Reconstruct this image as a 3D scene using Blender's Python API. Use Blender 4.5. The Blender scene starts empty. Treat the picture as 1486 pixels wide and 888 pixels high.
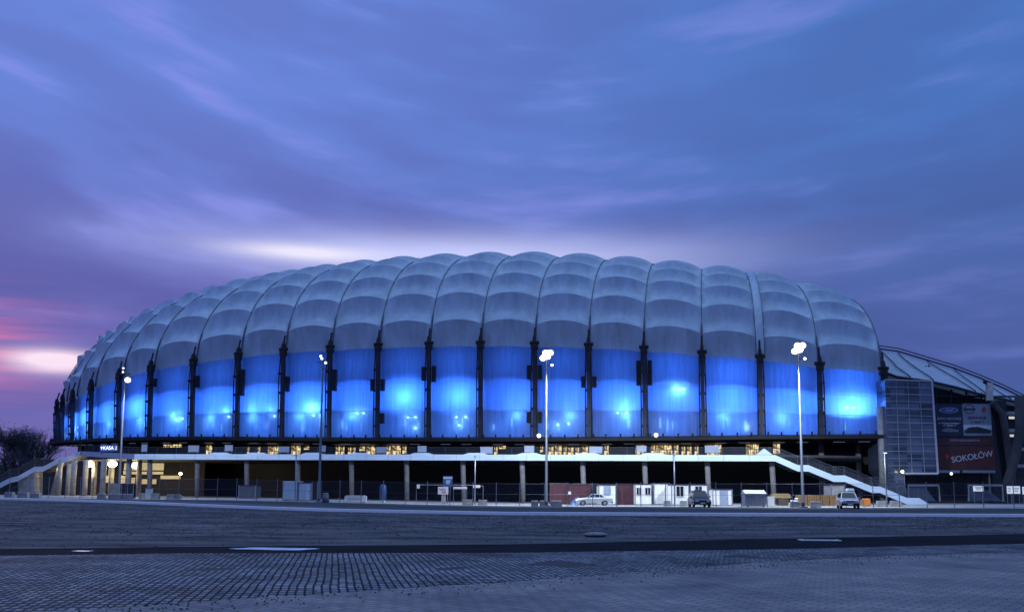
import bpy, math, random
import numpy as np
from mathutils import Vector, Matrix, noise as mnoise
random.seed(7)
R = math.radians
S = bpy.context.scene
COL = S.collection
S.render.engine = 'CYCLES'
S.view_settings.view_transform = 'Standard'
S.view_settings.look = 'None'
S.view_settings.exposure = 0
S.cycles.use_denoising = True
S.cycles.max_bounces = 5
S.cycles.diffuse_bounces = 3
S.cycles.glossy_bounces = 2
S.cycles.transmission_bounces = 3
S.cycles.transparent_max_bounces = 10
S.cycles.sample_clamp_indirect = 4
S.cycles.caustics_reflective = False
S.cycles.caustics_refractive = False

# ---------------------------------------------------------------- camera
F, EYE = 1300.0, 1.7
PITCH = math.atan(F / 11500.0)
ROLL = R(0.3)
PYC = 712 - F * math.tan(PITCH)
fw = Vector((0, math.cos(PITCH), math.sin(PITCH)))
up0 = Vector((0, -math.sin(PITCH), math.cos(PITCH)))
rt0 = Vector((1, 0, 0))
rt = math.cos(ROLL) * rt0 + math.sin(ROLL) * up0
up = math.cos(ROLL) * up0 - math.sin(ROLL) * rt0
cam_d = bpy.data.cameras.new('camera')
cam = bpy.data.objects.new('camera', cam_d)
COL.objects.link(cam)
m = Matrix((rt, up, -fw)).transposed().to_4x4()
m.translation = Vector((0, 0, EYE))
cam.matrix_world = m
cam_d.sensor_width = 36
cam_d.lens = 36 * F / 1486
cam_d.shift_y = (PYC - 444) / 1486
cam_d.clip_end = 9000
S.camera = cam


def ray(px, py):
    d = fw + rt * ((px - 743) / F) + up * ((PYC - py) / F)
    return d / d.y


def P(px, py, Y):
    """where a measured point of the survey photo stands at distance Y"""
    d = ray(px, py)
    return Vector((d.x * Y, Y, EYE + d.z * Y))


def sm(a, b, t):
    t = min(1, max(0, (t - a) / (b - a)))
    return t * t * (3 - 2 * t)


def G(x, y):
    """terrain height: rises gently beyond the kerb to the left"""
    h = float(np.interp(x, [-90, -60, -35, -10, 0, 30, 50, 90], [.55, .5, .42, .08, 0, .1, .22, .25]))
    return h * sm(62, 96, y)


def at(px, Y):
    x = ray(px, 722).x * Y
    return Vector((x, Y, G(x, Y)))


def gp(px, py):
    d = ray(px, py)
    t = -EYE / d.z
    return Vector((d.x * t, t, 0))


# ---------------------------------------------------------------- materials
def node(nt, t, **k):
    n = nt.nodes.new(t)
    for a, v in k.items():
        if a in n.inputs:
            n.inputs[a].default_value = v
        else:
            setattr(n, a, v)
    return n


def lin(r, g, b):
    f = lambda c: (c / 255 / 12.92) if c / 255 <= .04045 else ((c / 255 + .055) / 1.055) ** 2.4
    return (f(r), f(g), f(b), 1)


def mat(name, col, rough=.7, metal=0, amt=.25, scale=1.5, bump=0.0, bscale=None, emit=None, estr=0, stretch=(1, 1, 1), col2=None, spec=.5):
    mt = bpy.data.materials.new(name)
    mt.use_nodes = True
    nt = mt.node_tree
    b = nt.nodes['Principled BSDF']
    b.inputs['Roughness'].default_value = rough
    b.inputs['Metallic'].default_value = metal
    c = tuple(col[:3]) + (1,)
    b.inputs['Specular IOR Level'].default_value = spec
    tc = node(nt, 'ShaderNodeTexCoord')
    mp = node(nt, 'ShaderNodeMapping')
    mp.inputs['Scale'].default_value = stretch
    nt.links.new(tc.outputs['Object'], mp.inputs['Vector'])
    n = node(nt, 'ShaderNodeTexNoise', Scale=scale, Detail=7.0, Roughness=.65)
    nt.links.new(mp.outputs[0], n.inputs['Vector'])
    rp = node(nt, 'ShaderNodeValToRGB')
    rp.color_ramp.elements[0].position = .3
    rp.color_ramp.elements[1].position = .72
    d = tuple(x * (1 - amt) for x in c[:3]) + (1,)
    l = tuple(min(1, x * (1 + amt)) for x in c[:3]) + (1,)
    if col2:
        l = tuple(col2[:3]) + (1,)
        d = c
    rp.color_ramp.elements[0].color = d
    rp.color_ramp.elements[1].color = l
    nt.links.new(n.outputs['Fac'], rp.inputs[0])
    nt.links.new(rp.outputs[0], b.inputs['Base Color'])
    if bump:
        n2 = node(nt, 'ShaderNodeTexNoise', Scale=bscale or scale * 6, Detail=6.0, Roughness=.6)
        nt.links.new(mp.outputs[0], n2.inputs['Vector'])
        bp = node(nt, 'ShaderNodeBump', Strength=1.0, Distance=bump)
        nt.links.new(n2.outputs['Fac'], bp.inputs['Height'])
        nt.links.new(bp.outputs[0], b.inputs['Normal'])
    if emit:
        b.inputs['Emission Color'].default_value = tuple(emit[:3]) + (1,)
        b.inputs['Emission Strength'].default_value = estr
    return mt


MT = {}
MT['steel'] = mat('dark_steel', (.035, .04, .055), .5, .4, .4, .8)
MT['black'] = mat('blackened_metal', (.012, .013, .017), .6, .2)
MT['galv'] = mat('galvanised_metal', (.3, .33, .38), .45, .6, .2, 3)
MT['conc'] = mat('cast_concrete', (.33, .33, .33), .85, 0, .3, 1.2, .01)
MT['colc'] = mat('column_concrete', (.2, .2, .21), .85, 0, .3, 1.2, .01)
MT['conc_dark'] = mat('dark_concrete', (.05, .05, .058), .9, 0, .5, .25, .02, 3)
MT['white'] = mat('white_paint', (.72, .73, .74), .45, 0, .1, .8)
MT['fascia'] = mat('pale_glowing_fascia', (.6, .73, .88), .5, 0, .16, .5, stretch=(.4, 1, 3), emit=(.35, .62, 1), estr=.1)  # faint glow put into the panels in place of lamp light
MT['cabinw'] = mat('white_cabin_sheet', (.88, .88, .87), .5, 0, .12, .9, .004, 20, stretch=(4, 4, .6))
MT['maroon'] = mat('maroon_sheet', (.085, .026, .036), .6, 0, .3, 1.2, .01, 9, stretch=(5, 5, .3))
MT['glassdark'] = mat('dark_window_glass', (.015, .018, .025), .12, 0, .3, .6)
MT['rubber'] = mat('tyre_rubber', (.02, .02, .02), .85)
MT['bluep'] = mat('blue_plastic', (.03, .09, .25), .5, 0, .3, 2)
MT['tarp'] = mat('blue_tarpaulin', (.03, .11, .3), .5, 0, .4, 2, .05, 3)
MT['beige'] = mat('beige_glowing_boarding', (.72, .62, .42), .8, 0, .25, 1.5, emit=(1, .85, .5), estr=.3)  # boards are no lamps; warm light is added as a weak glow
MT['orange'] = mat('orange_plastic', (.85, .25, .03), .5, 0, .2, 2)
MT['ochre'] = mat('stacked_timber', (.35, .2, .07), .8, 0, .45, 2.5, .03, 8, stretch=(1, 1, 6))
MT['sign'] = mat('grey_sign_face', (.3, .36, .48), .5, 0, .15, 1)
MT['asphalt'] = mat('dark_asphalt', (.014, .016, .023), 1, 0, .35, .35, .01, 30, spec=.03)
MT['carsilver'] = mat('silver_car_paint', (.6, .62, .65), .25, .3, .05, 3)
MT['cardark'] = mat('dark_blue_car_paint', (.02, .035, .075), .25, .2, .1, 3)
MT['lamp'] = mat('lit_lamp_glass', (1, 1, 1), .3, emit=(.92, .95, 1), estr=6)
MT['lampdim'] = mat('dim_lamp_glass', (1, 1, 1), .3, emit=(.9, .95, 1), estr=2.5)
MT['warm'] = mat('warm_lamp_glass', (1, .9, .6), .3, emit=(1, .86, .55), estr=14)
MT['bluelamp'] = mat('blue_lamp_lens', (.5, .8, 1), .3, emit=(.35, .72, 1), estr=30)
MT['navy'] = mat('navy_banner', (.012, .02, .05), .6, 0, .3, .6)
MT['silverb'] = mat('silver_banner', (.2, .24, .3), .5, 0, .25, .35)
MT['redb'] = mat('dark_red_banner', (.075, .02, .02), .6, 0, .3, .5)
MT['ink'] = mat('white_lettering', (.42, .47, .55), .6, 0, .05)
MT['inkd'] = mat('dark_lettering', (.02, .022, .03), .6, 0, .05)
MT['red'] = mat('red_paint', (.4, .03, .03), .5)
MT['plate'] = mat('licence_plate', (.7, .7, .65), .5, 0, .1, 9)
MT['lightglass'] = mat('headlight_glass', (.6, .65, .7), .1, 0, .1, 9)
MT['redlight'] = mat('tail_light_glass', (.3, .02, .02), .2, 0, .1, 9)
MT['signblue'] = mat('blue_sign_face', (.03, .08, .25), .5, 0, .1)
MT['paperw'] = mat('lit_white_notice', (.8, .8, .8), .6, 0, .1, emit=(.8, .9, 1), estr=.55)
MT['bark'] = mat('tree_bark', (.06, .055, .065), .9, 0, .3, 3)
MT['leafd'] = mat('dark_evergreen_leaves', (.045, .052, .06), .8, 0, .5, 1)


def warm_window():
    mt = bpy.data.materials.new('warm_lit_interior')
    mt.use_nodes = True
    nt = mt.node_tree
    nt.nodes.clear()
    tc = node(nt, 'ShaderNodeTexCoord')
    br = node(nt, 'ShaderNodeTexBrick', Scale=1.0)
    br.inputs['Color1'].default_value = (1, .82, .46, 1)
    br.inputs['Color2'].default_value = (.18, .1, .04, 1)
    br.inputs['Mortar'].default_value = (.03, .015, .008, 1)
    br.inputs['Mortar Size'].default_value = .06
    br.inputs['Brick Width'].default_value = 1.25
    br.inputs['Row Height'].default_value = .9
    mp = node(nt, 'ShaderNodeMapping')
    mp.inputs['Rotation'].default_value = (R(90), 0, 0)
    nt.links.new(tc.outputs['Object'], mp.inputs['Vector'])
    nt.links.new(mp.outputs[0], br.inputs['Vector'])
    ns = node(nt, 'ShaderNodeTexNoise', Scale=1.9, Detail=6.0)
    nt.links.new(tc.outputs['Object'], ns.inputs['Vector'])
    rp = node(nt, 'ShaderNodeValToRGB')
    rp.color_ramp.elements[0].position = .38
    rp.color_ramp.elements[0].color = (.06, .04, .03, 1)
    rp.color_ramp.elements[1].position = .6
    rp.color_ramp.elements[1].color = (1, .95, .8, 1)
    nt.links.new(ns.outputs['Fac'], rp.inputs[0])
    mx = node(nt, 'ShaderNodeMix', data_type='RGBA', blend_type='MULTIPLY')
    mx.inputs[0].default_value = 1
    nt.links.new(br.outputs[0], mx.inputs[6])
    nt.links.new(rp.outputs[0], mx.inputs[7])
    em = node(nt, 'ShaderNodeEmission', Strength=1.6)
    nt.links.new(mx.outputs[2], em.inputs[0])
    out = node(nt, 'ShaderNodeOutputMaterial')
    nt.links.new(em.outputs[0], out.inputs[0])
    return mt


MT['warmwin'] = warm_window()


def membrane(name, col, translucent, transp, rough=.38, st=(1, 1, .25)):
    mt = bpy.data.materials.new(name)
    mt.use_nodes = True
    nt = mt.node_tree
    b = nt.nodes['Principled BSDF']
    tc = node(nt, 'ShaderNodeTexCoord')
    mp = node(nt, 'ShaderNodeMapping')
    mp.inputs['Scale'].default_value = st
    nt.links.new(tc.outputs['Object'], mp.inputs[0])
    n = node(nt, 'ShaderNodeTexNoise', Scale=.5, Detail=8.0, Roughness=.7)
    nt.links.new(mp.outputs[0], n.inputs['Vector'])
    rp = node(nt, 'ShaderNodeValToRGB')
    rp.color_ramp.elements[0].position = .3
    rp.color_ramp.elements[0].color = tuple(c * .68 for c in col) + (1,)
    rp.color_ramp.elements[1].position = .7
    rp.color_ramp.elements[1].color = tuple(min(1, c * 1.1) for c in col) + (1,)
    nt.links.new(n.outputs['Fac'], rp.inputs[0])
    nt.links.new(rp.outputs[0], b.inputs['Base Color'])
    b.inputs['Roughness'].default_value = rough
    n2 = node(nt, 'ShaderNodeTexNoise', Scale=1.1, Detail=4.0)
    nt.links.new(mp.outputs[0], n2.inputs['Vector'])
    bp = node(nt, 'ShaderNodeBump', Strength=.8, Distance=.09)
    nt.links.new(n2.outputs['Fac'], bp.inputs['Height'])
    nt.links.new(bp.outputs[0], b.inputs['Normal'])
    out = nt.nodes['Material Output']
    last = b.outputs[0]
    if translucent:
        tr = node(nt, 'ShaderNodeBsdfTranslucent')
        nt.links.new(rp.outputs[0], tr.inputs[0])
        mx = node(nt, 'ShaderNodeMixShader')
        mx.inputs[0].default_value = translucent
        nt.links.new(last, mx.inputs[1])
        nt.links.new(tr.outputs[0], mx.inputs[2])
        last = mx.outputs[0]
    if transp:
        tp = node(nt, 'ShaderNodeBsdfTransparent')
        mx = node(nt, 'ShaderNodeMixShader')
        mx.inputs[0].default_value = transp
        nt.links.new(last, mx.inputs[1])
        nt.links.new(tp.outputs[0], mx.inputs[2])
        last = mx.outputs[0]
    nt.links.new(last, out.inputs[0])
    return mt


MT['roofm'] = membrane('roof_membrane_fabric', (.42, .56, .7), .06, 0)
MT['faces'] = membrane('facade_membrane_fabric', (.34, .5, .82), .74, .09, .3, (5, 5, .22))
MT['sideroof'] = membrane('translucent_roof_sheet', (.46, .54, .66), .1, 0)
MT['blueroom'] = mat('painted_inner_wall', (.25, .3, .42), .7, 0, .5, .25)


def glass_grid():
    mt = mat('blue_grey_curtain_glass', (.05, .075, .13), .12, 0, .3, .3)
    nt = mt.node_tree
    b = nt.nodes['Principled BSDF']
    tc = node(nt, 'ShaderNodeTexCoord')
    mp = node(nt, 'ShaderNodeMapping')
    mp.inputs['Rotation'].default_value = (R(90), 0, 0)
    nt.links.new(tc.outputs['Object'], mp.inputs[0])
    br = node(nt, 'ShaderNodeTexBrick', Scale=1.0)
    br.offset = 0
    br.inputs['Color1'].default_value = (.03, .045, .08, 1)
    br.inputs['Color2'].default_value = (.11, .15, .24, 1)
    br.inputs['Mortar'].default_value = (.06, .08, .13, 1)
    br.inputs['Mortar Size'].default_value = .02
    br.inputs['Brick Width'].default_value = 2.0
    br.inputs['Row Height'].default_value = 1.02
    nt.links.new(mp.outputs[0], br.inputs['Vector'])
    nt.links.new(br.outputs[0], b.inputs['Base Color'])
    return mt


MT['curtain'] = glass_grid()


def thin(name, col, cover):
    mt = mat(name, col, .5, .5, .1)
    nt = mt.node_tree
    b = nt.nodes['Principled BSDF']
    tp = node(nt, 'ShaderNodeBsdfTransparent')
    mx = node(nt, 'ShaderNodeMixShader')
    mx.inputs[0].default_value = 1 - cover
    nt.links.new(b.outputs[0], mx.inputs[1])
    nt.links.new(tp.outputs[0], mx.inputs[2])
    nt.links.new(mx.outputs[0], nt.nodes['Material Output'].inputs[0])
    return mt


MT['railm'] = mat('dull_rail_metal', (.1, .115, .15), .5, .4, .2, 3)
MT['ribm'] = mat('rib_clamp_metal', (.1, .13, .18), .5, .3, .3, 1)
MT['cabinblue_'] = mat('pale_seam_tape', (.3, .42, .7), .5)
MT['mesh'] = thin('fine_wire_mesh', (.1, .12, .16), .16)
MT['pane'] = thin('clear_pane', (.2, .26, .38), .28)


# ---------------------------------------------------------------- mesh builder
class MB:
    def __init__(s):
        s.v = []
        s.f = []

    def add(s, vs, fs):
        o = len(s.v)
        s.v += [Vector(p) for p in vs]
        s.f += [tuple(i + o for i in f) for f in fs]
        return s

    def box(s, c, d, rz=0, tap=1.0, bev=0.0):
        x, y, z = d[0] / 2, d[1] / 2, d[2] / 2
        vs = []
        ca, sa = math.cos(rz), math.sin(rz)
        if bev <= 0:
            for k, t in ((-z, 1), (z, tap)):
                for a, b in ((-x, -y), (x, -y), (x, y), (-x, y)):
                    vs.append((c[0] + (a * ca - b * sa) * t, c[1] + (a * sa + b * ca) * t, c[2] + k))
            return s.add(vs, [(0, 3, 2, 1), (4, 5, 6, 7), (0, 1, 5, 4), (1, 2, 6, 5), (2, 3, 7, 6), (3, 0, 4, 7)])
        rings = ((-z, bev), (-z + bev, 0), (z - bev, 0), (z, bev))
        for k, ins in rings:
            t = tap if k > 0 else 1
            for a, b in ((-x + ins, -y), (x - ins, -y), (x, -y + ins), (x, y - ins), (x - ins, y), (-x + ins, y), (-x, y - ins), (-x, -y + ins)) if ins == 0 else \
                    ((-x + 2 * bev, -y + bev), (x - 2 * bev, -y + bev), (x - bev, -y + 2 * bev), (x - bev, y - 2 * bev), (x - 2 * bev, y - bev), (-x + 2 * bev, y - bev), (-x + bev, y - 2 * bev), (-x + bev, -y + 2 * bev)):
                if ins == 0:
                    pass
                vs.append((c[0] + (a * ca - b * sa) * t, c[1] + (a * sa + b * ca) * t, c[2] + k))
        # corner cut on the side rings
        fs = [tuple(range(7, -1, -1)), tuple(range(24, 32))]
        for r in range(3):
            for i in range(8):
                j = (i + 1) % 8
                fs.append((r * 8 + i, r * 8 + j, r * 8 + 8 + j, r * 8 + 8 + i))
        return s.add(vs, fs)

    def tube(s, pts, r, n=8, cap=True):
        pts = [Vector(p) for p in pts]
        rr = r if isinstance(r, (list, tuple)) else [r] * len(pts)
        vs, fs = [], []
        for i, p in enumerate(pts):
            t = (pts[min(i + 1, len(pts) - 1)] - pts[max(i - 1, 0)]).normalized()
            a = t.orthogonal() if abs(t.z) > .9 else Vector((0, 0, 1)).cross(t)
            a.normalize()
            if abs(t.z) > .9:
                a = (Vector((1, 0, 0)) - t * t.x).normalized()
            b = t.cross(a)
            for k in range(n):
                an = 2 * math.pi * k / n
                vs.append(p + (a * math.cos(an) + b * math.sin(an)) * rr[i])
        for i in range(len(pts) - 1):
            for k in range(n):
                j = (k + 1) % n
                fs.append((i * n + k, i * n + j, (i + 1) * n + j, (i + 1) * n + k))
        if cap:
            fs.append(tuple(range(n - 1, -1, -1)))
            fs.append(tuple(range((len(pts) - 1) * n, len(pts) * n)))
        return s.add(vs, fs)

    def prism(s, poly, axis):
        """poly: list of points, axis: extrude vector"""
        n = len(poly)
        a = Vector(axis)
        vs = [Vector(p) for p in poly] + [Vector(p) + a for p in poly]
        fs = [tuple(range(n - 1, -1, -1)), tuple(range(n, 2 * n))]
        for i in range(n):
            j = (i + 1) % n
            fs.append((i, j, n + j, n + i))
        return s.add(vs, fs)

    def grid(s, rows):
        o = []
        nx = len(rows[0])
        for r in rows:
            o += list(r)
        fs = []
        for j in range(len(rows) - 1):
            for i in range(nx - 1):
                fs.append((j * nx + i, j * nx + i + 1, (j + 1) * nx + i + 1, (j + 1) * nx + i))
        return s.add(o, fs)

    def sphere(s, c, r, n=10, sq=1.0):
        vs, fs = [], []
        for j in range(n // 2 + 1):
            th = math.pi * j / (n // 2)
            for i in range(n):
                ph = 2 * math.pi * i / n
                vs.append((c[0] + r * math.sin(th) * math.cos(ph), c[1] + r * math.sin(th) * math.sin(ph), c[2] + r * sq * math.cos(th)))
        for j in range(n // 2):
            for i in range(n):
                k = (i + 1) % n
                fs.append((j * n + i, (j + 1) * n + i, (j + 1) * n + k, j * n + k))
        return s.add(vs, fs)

    def build(s, name, m, parent=None, off=None, smooth=False):
        me = bpy.data.meshes.new(name)
        o = Vector(off) if off is not None else Vector((0, 0, 0))
        me.from_pydata([tuple(v - o) for v in s.v], [], s.f)
        me.materials.append(MT[m] if isinstance(m, str) else m)
        if smooth:
            me.polygons.foreach_set('use_smooth', [True] * len(me.polygons))
        me.update()
        ob = bpy.data.objects.new(name, me)
        COL.objects.link(ob)
        if parent:
            ob.parent = parent
        return ob


def tag(o, label=None, cat=None, group=None, kind=None):
    if label: o['label'] = label
    if cat: o['category'] = cat
    if group: o['group'] = group
    if kind: o['kind'] = kind
    return o


def thing(name, label, cat, loc=(0, 0, 0), rz=0, group=None):
    o = bpy.data.objects.new(name, None)
    COL.objects.link(o)
    o.location = loc
    o.rotation_euler = (0, 0, rz)
    o.empty_display_size = .3
    return tag(o, label, cat, group)


def copy_tree(o, parent=None):
    c = o.copy()
    COL.objects.link(c)
    c.parent = parent
    for ch in list(o.children):
        copy_tree(ch, c)
    return c


def text(s, size, m, parent, loc, rz=0, tilt=0, ext=.01, bold=0, shear=0, name='lettering'):
    cu = bpy.data.curves.new(name, 'FONT')
    cu.body = s
    cu.size = size
    cu.align_x = 'CENTER'
    cu.align_y = 'CENTER'
    cu.extrude = ext
    cu.offset = bold
    cu.shear = shear
    cu.materials.append(MT[m])
    tmp = bpy.data.objects.new('tmp', cu)
    COL.objects.link(tmp)
    bpy.context.view_layer.update()
    me = bpy.data.meshes.new_from_object(tmp.evaluated_get(bpy.context.evaluated_depsgraph_get()))
    bpy.data.objects.remove(tmp)
    o = bpy.data.objects.new(name, me)
    COL.objects.link(o)
    o.parent = parent
    o.location = loc
    o.rotation_euler = (R(90), tilt, rz)
    return o


def light(kind, name, loc, energy, col, parent=None, **k):
    d = bpy.data.lights.new(name, kind)
    d.energy = energy
    d.color = col
    for a, v in k.items():
        setattr(d, a, v)
    o = bpy.data.objects.new(name, d)
    COL.objects.link(o)
    if parent:
        o.parent = parent
    o.location = loc
    return o


# ---------------------------------------------------------------- world: dusk sky
W = bpy.data.worlds.new('World')
S.world = W
W.use_nodes = True
wt = W.node_tree
wt.nodes.clear()
L = wt.links


class V:
    """small expression helper over math nodes"""
    def __init__(s, x): s.x = x

    @staticmethod
    def op(o, *a, clamp=False):
        n = node(wt, 'ShaderNodeMath', operation=o, use_clamp=clamp)
        for i, q in enumerate(a):
            if isinstance(q, V): L.new(q.x, n.inputs[i])
            else: n.inputs[i].default_value = q
        return V(n.outputs[0])
    def __add__(s, o): return V.op('ADD', s, o)
    def __radd__(s, o): return V.op('ADD', s, o)
    def __sub__(s, o): return V.op('SUBTRACT', s, o)
    def __rsub__(s, o): return V.op('SUBTRACT', o, s)
    def __mul__(s, o): return V.op('MULTIPLY', s, o)
    def __rmul__(s, o): return V.op('MULTIPLY', s, o)
    def __truediv__(s, o): return V.op('DIVIDE', s, o)


def gauss(x): return V.op('EXPONENT', (x * x) * -1.0)
def bell(x, y): return V.op('EXPONENT', (x * x + y * y) * -1.0)


def ramp(x, a, b):
    n = node(wt, 'ShaderNodeMapRange', interpolation_type='SMOOTHSTEP')
    n.inputs['From Min'].default_value = a
    n.inputs['From Max'].default_value = b
    L.new(x.x, n.inputs['Value'])
    return V(n.outputs[0])


def cmix(f, a, b, mode='MIX'):
    n = node(wt, 'ShaderNodeMix', data_type='RGBA', blend_type=mode)
    if isinstance(f, V): L.new(f.x, n.inputs[0])
    else: n.inputs[0].default_value = f
    for i, q in ((6, a), (7, b)):
        if isinstance(q, V): L.new(q.x, n.inputs[i])
        else: n.inputs[i].default_value = q
    return V(n.outputs[2])


def noise3(x, y, z, scale=1, detail=4, rough=.5, dist=0.0):
    c = node(wt, 'ShaderNodeCombineXYZ')
    for i, q in enumerate((x, y, z)):
        if isinstance(q, V): L.new(q.x, c.inputs[i])
        else: c.inputs[i].default_value = q
    n = node(wt, 'ShaderNodeTexNoise', Scale=float(scale), Detail=float(detail), Roughness=rough, Distortion=dist)
    L.new(c.outputs[0], n.inputs['Vector'])
    return V(n.outputs['Fac'])


tc = node(wt, 'ShaderNodeTexCoord')
sp = node(wt, 'ShaderNodeSeparateXYZ')
L.new(tc.outputs['Generated'], sp.inputs[0])
X_, Y_, Z_ = (V(sp.outputs[i]) for i in range(3))
az = V.op('ARCTAN2', X_, Y_)
hor = V.op('SQRT', X_ * X_ + Y_ * Y_)
el = V.op('ARCTAN2', Z_, hor)
absaz = V.op('SQRT', az * az + .01)
shear = el - (.11 * absaz - .05 * az) * ramp(el, .16, .4)
low = noise3(az * 1.6, el * 3.0, 3.3, 1, 2)
n_big = noise3(az * 3.2 + low * .3, shear * 13.0 + low * .5, 1.7, 1, 4, .5)
n_str = noise3(az * 5.0 + low * .4, shear * 30.0 + low * .8, 8.1, 1, 4, .5)
n_fine = noise3(az * 4.0, el * 75.0 + low * 5.0, 2.2, 1, 4, .55)
right = ramp(az, -.35, .5)
high = ramp(el, .14, .42)
c_low = cmix(right, lin(110, 108, 184), lin(78, 98, 164))
c_high = cmix(right, lin(106, 134, 218), lin(76, 117, 192))
base = cmix(high, c_low, c_high)
dark = ramp(n_big * .75 + n_str * .25, .55, .40) * (1.0 - high * .68)
c_cloud = cmix(right, lin(90, 94, 166), lin(72, 92, 158))
sky = cmix(dark * .85, base, c_cloud)
hi = ramp(n_big * .45 + n_str * .55, .51, .68) * (1.0 - right * .6)
sky = cmix(hi * .78, sky, lin(142, 150, 236))
# pale break in the cloud low behind the roof
g1 = bell((az + .06) / .25, (el - .256) / .026) * (.8 + n_str * .5)
sky = cmix(V.op('MINIMUM', g1, .95), sky, lin(200, 206, 255))
g2 = bell((az + .23) / .075, (el - .256) / .008)
sky = cmix(V.op('MINIMUM', g2 * 1.1, 1.0), sky, lin(236, 232, 255))
# sunset at the left horizon
g3 = bell((az + .56) / .085, (el - .135) / .04) * (.15 + ramp(n_fine, .38, .62) * .9)
sky = cmix(V.op('MINIMUM', g3, .85), sky, lin(208, 118, 172))
g4 = bell((az + .475) / .04, (el - .126) / .011) * (.5 + n_fine)
sky = cmix(V.op('MINIMUM', g4 * 1.3, 1.0), sky, (1.0, .8, .95, 1))
lowleft = bell((az + .5) / .25, (el - .03) / .06)
sky = cmix(lowleft * .6, sky, lin(120, 112, 186))
# sky overhead, out of view, is brightened to light the roof membranes
zen = ramp(el, .6, 1.3)
sky = cmix(zen * .8, sky, (.72, 1.08, 1.6, 1))
below = ramp(el, .0, -.05)
sky = cmix(below, sky, lin(40, 46, 70))
nish = node(wt, 'ShaderNodeTexSky', sky_type='NISHITA')
nish.sun_disc = False
nish.sun_elevation = R(2)
nish.sun_rotation = R(-28)
nsc = cmix(1.0, V(nish.outputs[0]), (.0004, .0004, .0006, 1), 'MULTIPLY')
final = cmix(1.0, sky, nsc, 'ADD')
bg = node(wt, 'ShaderNodeBackground', Strength=1.0)
L.new(final.x, bg.inputs[0])
wo = node(wt, 'ShaderNodeOutputWorld')
L.new(bg.outputs[0], wo.inputs[0])

sun = light('SUN', 'sun', (0, 0, 60), .3, (1, .72, .78), angle=R(12))
sd = Vector((math.sin(R(-28)) * math.cos(R(7)), math.cos(R(-28)) * math.cos(R(7)), math.sin(R(7))))
sun.rotation_euler = sd.to_track_quat('Z', 'Y').to_euler()

# ---------------------------------------------------------------- ground sheets
def edge(pts):
    q = sorted([tuple(gp(*p))[:2] for p in pts])
    xs = [a for a, b in q]
    ys = [b for a, b in q]
    return lambda x: float(np.interp(x, xs, ys))


def strip(name, x0, x1, f0, f1, dz, m, nx=120, ny=6, bumpf=None, smooth=True):
    rows = []
    for j in range(ny + 1):
        r = []
        for i in range(nx + 1):
            x = x0 + (x1 - x0) * i / nx
            a, b = f0(x), f1(x)
            y = a + (b - a) * j / ny
            z = G(x, y) + dz + (bumpf(x, y, j / ny) if bumpf else 0)
            r.append((x, y, z))
        rows.append(r)
    o = MB().grid(rows).build(name, m, smooth=smooth)
    return tag(o, kind='structure')


xs = [-4000, -1500, -600, -300, -180, -120] + list(range(-100, 101, 4)) + [120, 180, 300, 600, 1500, 4000]
ys = [-300, -60, 0, 20, 40, 55, 60] + list(range(62, 100, 3)) + [110, 130, 160, 200, 300, 600, 1500, 5000]
tag(MB().grid([[(x, y, G(x, y)) for x in xs] for y in ys]).build('ground', mat('dark_bare_earth', (.03, .032, .04), .95, 0, .35, .12, .03, 2), smooth=True), kind='structure')

road_far = edge([(-300, 801), (0, 797), (280, 793.5), (743, 790), (1114, 782), (1486, 775), (1900, 766)])
road_near = edge([(-300, 809), (50, 806), (250, 803), (743, 802), (1114, 797), (1486, 789), (1900, 780)])
pave_near = edge([(-900, 960), (-300, 910), (90, 888), (300, 875), (425, 866), (575, 857), (743, 846), (993, 826), (1114, 817), (1293, 808), (1486, 803), (1900, 790)])
kerb_e = edge([(-400, 727), (0, 731.5), (300, 738), (500, 743), (743, 747.5), (1100, 749), (1486, 750.5), (1900, 752)])


def field_bump(x, y, t):
    e = min(1, 6 * t, 6 * (1 - t))
    return e * (.06 + .09 * mnoise.noise((x * .25, y * .3, 0)) + .05 * mnoise.noise((x * .9, y * .9, 4)) + .03 * mnoise.noise((x * 2.6, y * 2.6, 9)))


field_m = mat('rough_dark_turf', (.02, .023, .032), 1, 0, .5, .75, .12, 5, col2=(.17, .172, .19), stretch=(.22, 1, 1), spec=.08)
strip('grass_field', -75, 75, lambda x: road_far(x) + .02, lambda x: kerb_e(x) - .15, .012, field_m, 500, 130, field_bump)
strip('access_road', -75, 75, lambda x: road_near(x) - .3, lambda x: road_far(x) + .5, .004, 'asphalt', 200, 8)


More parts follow.
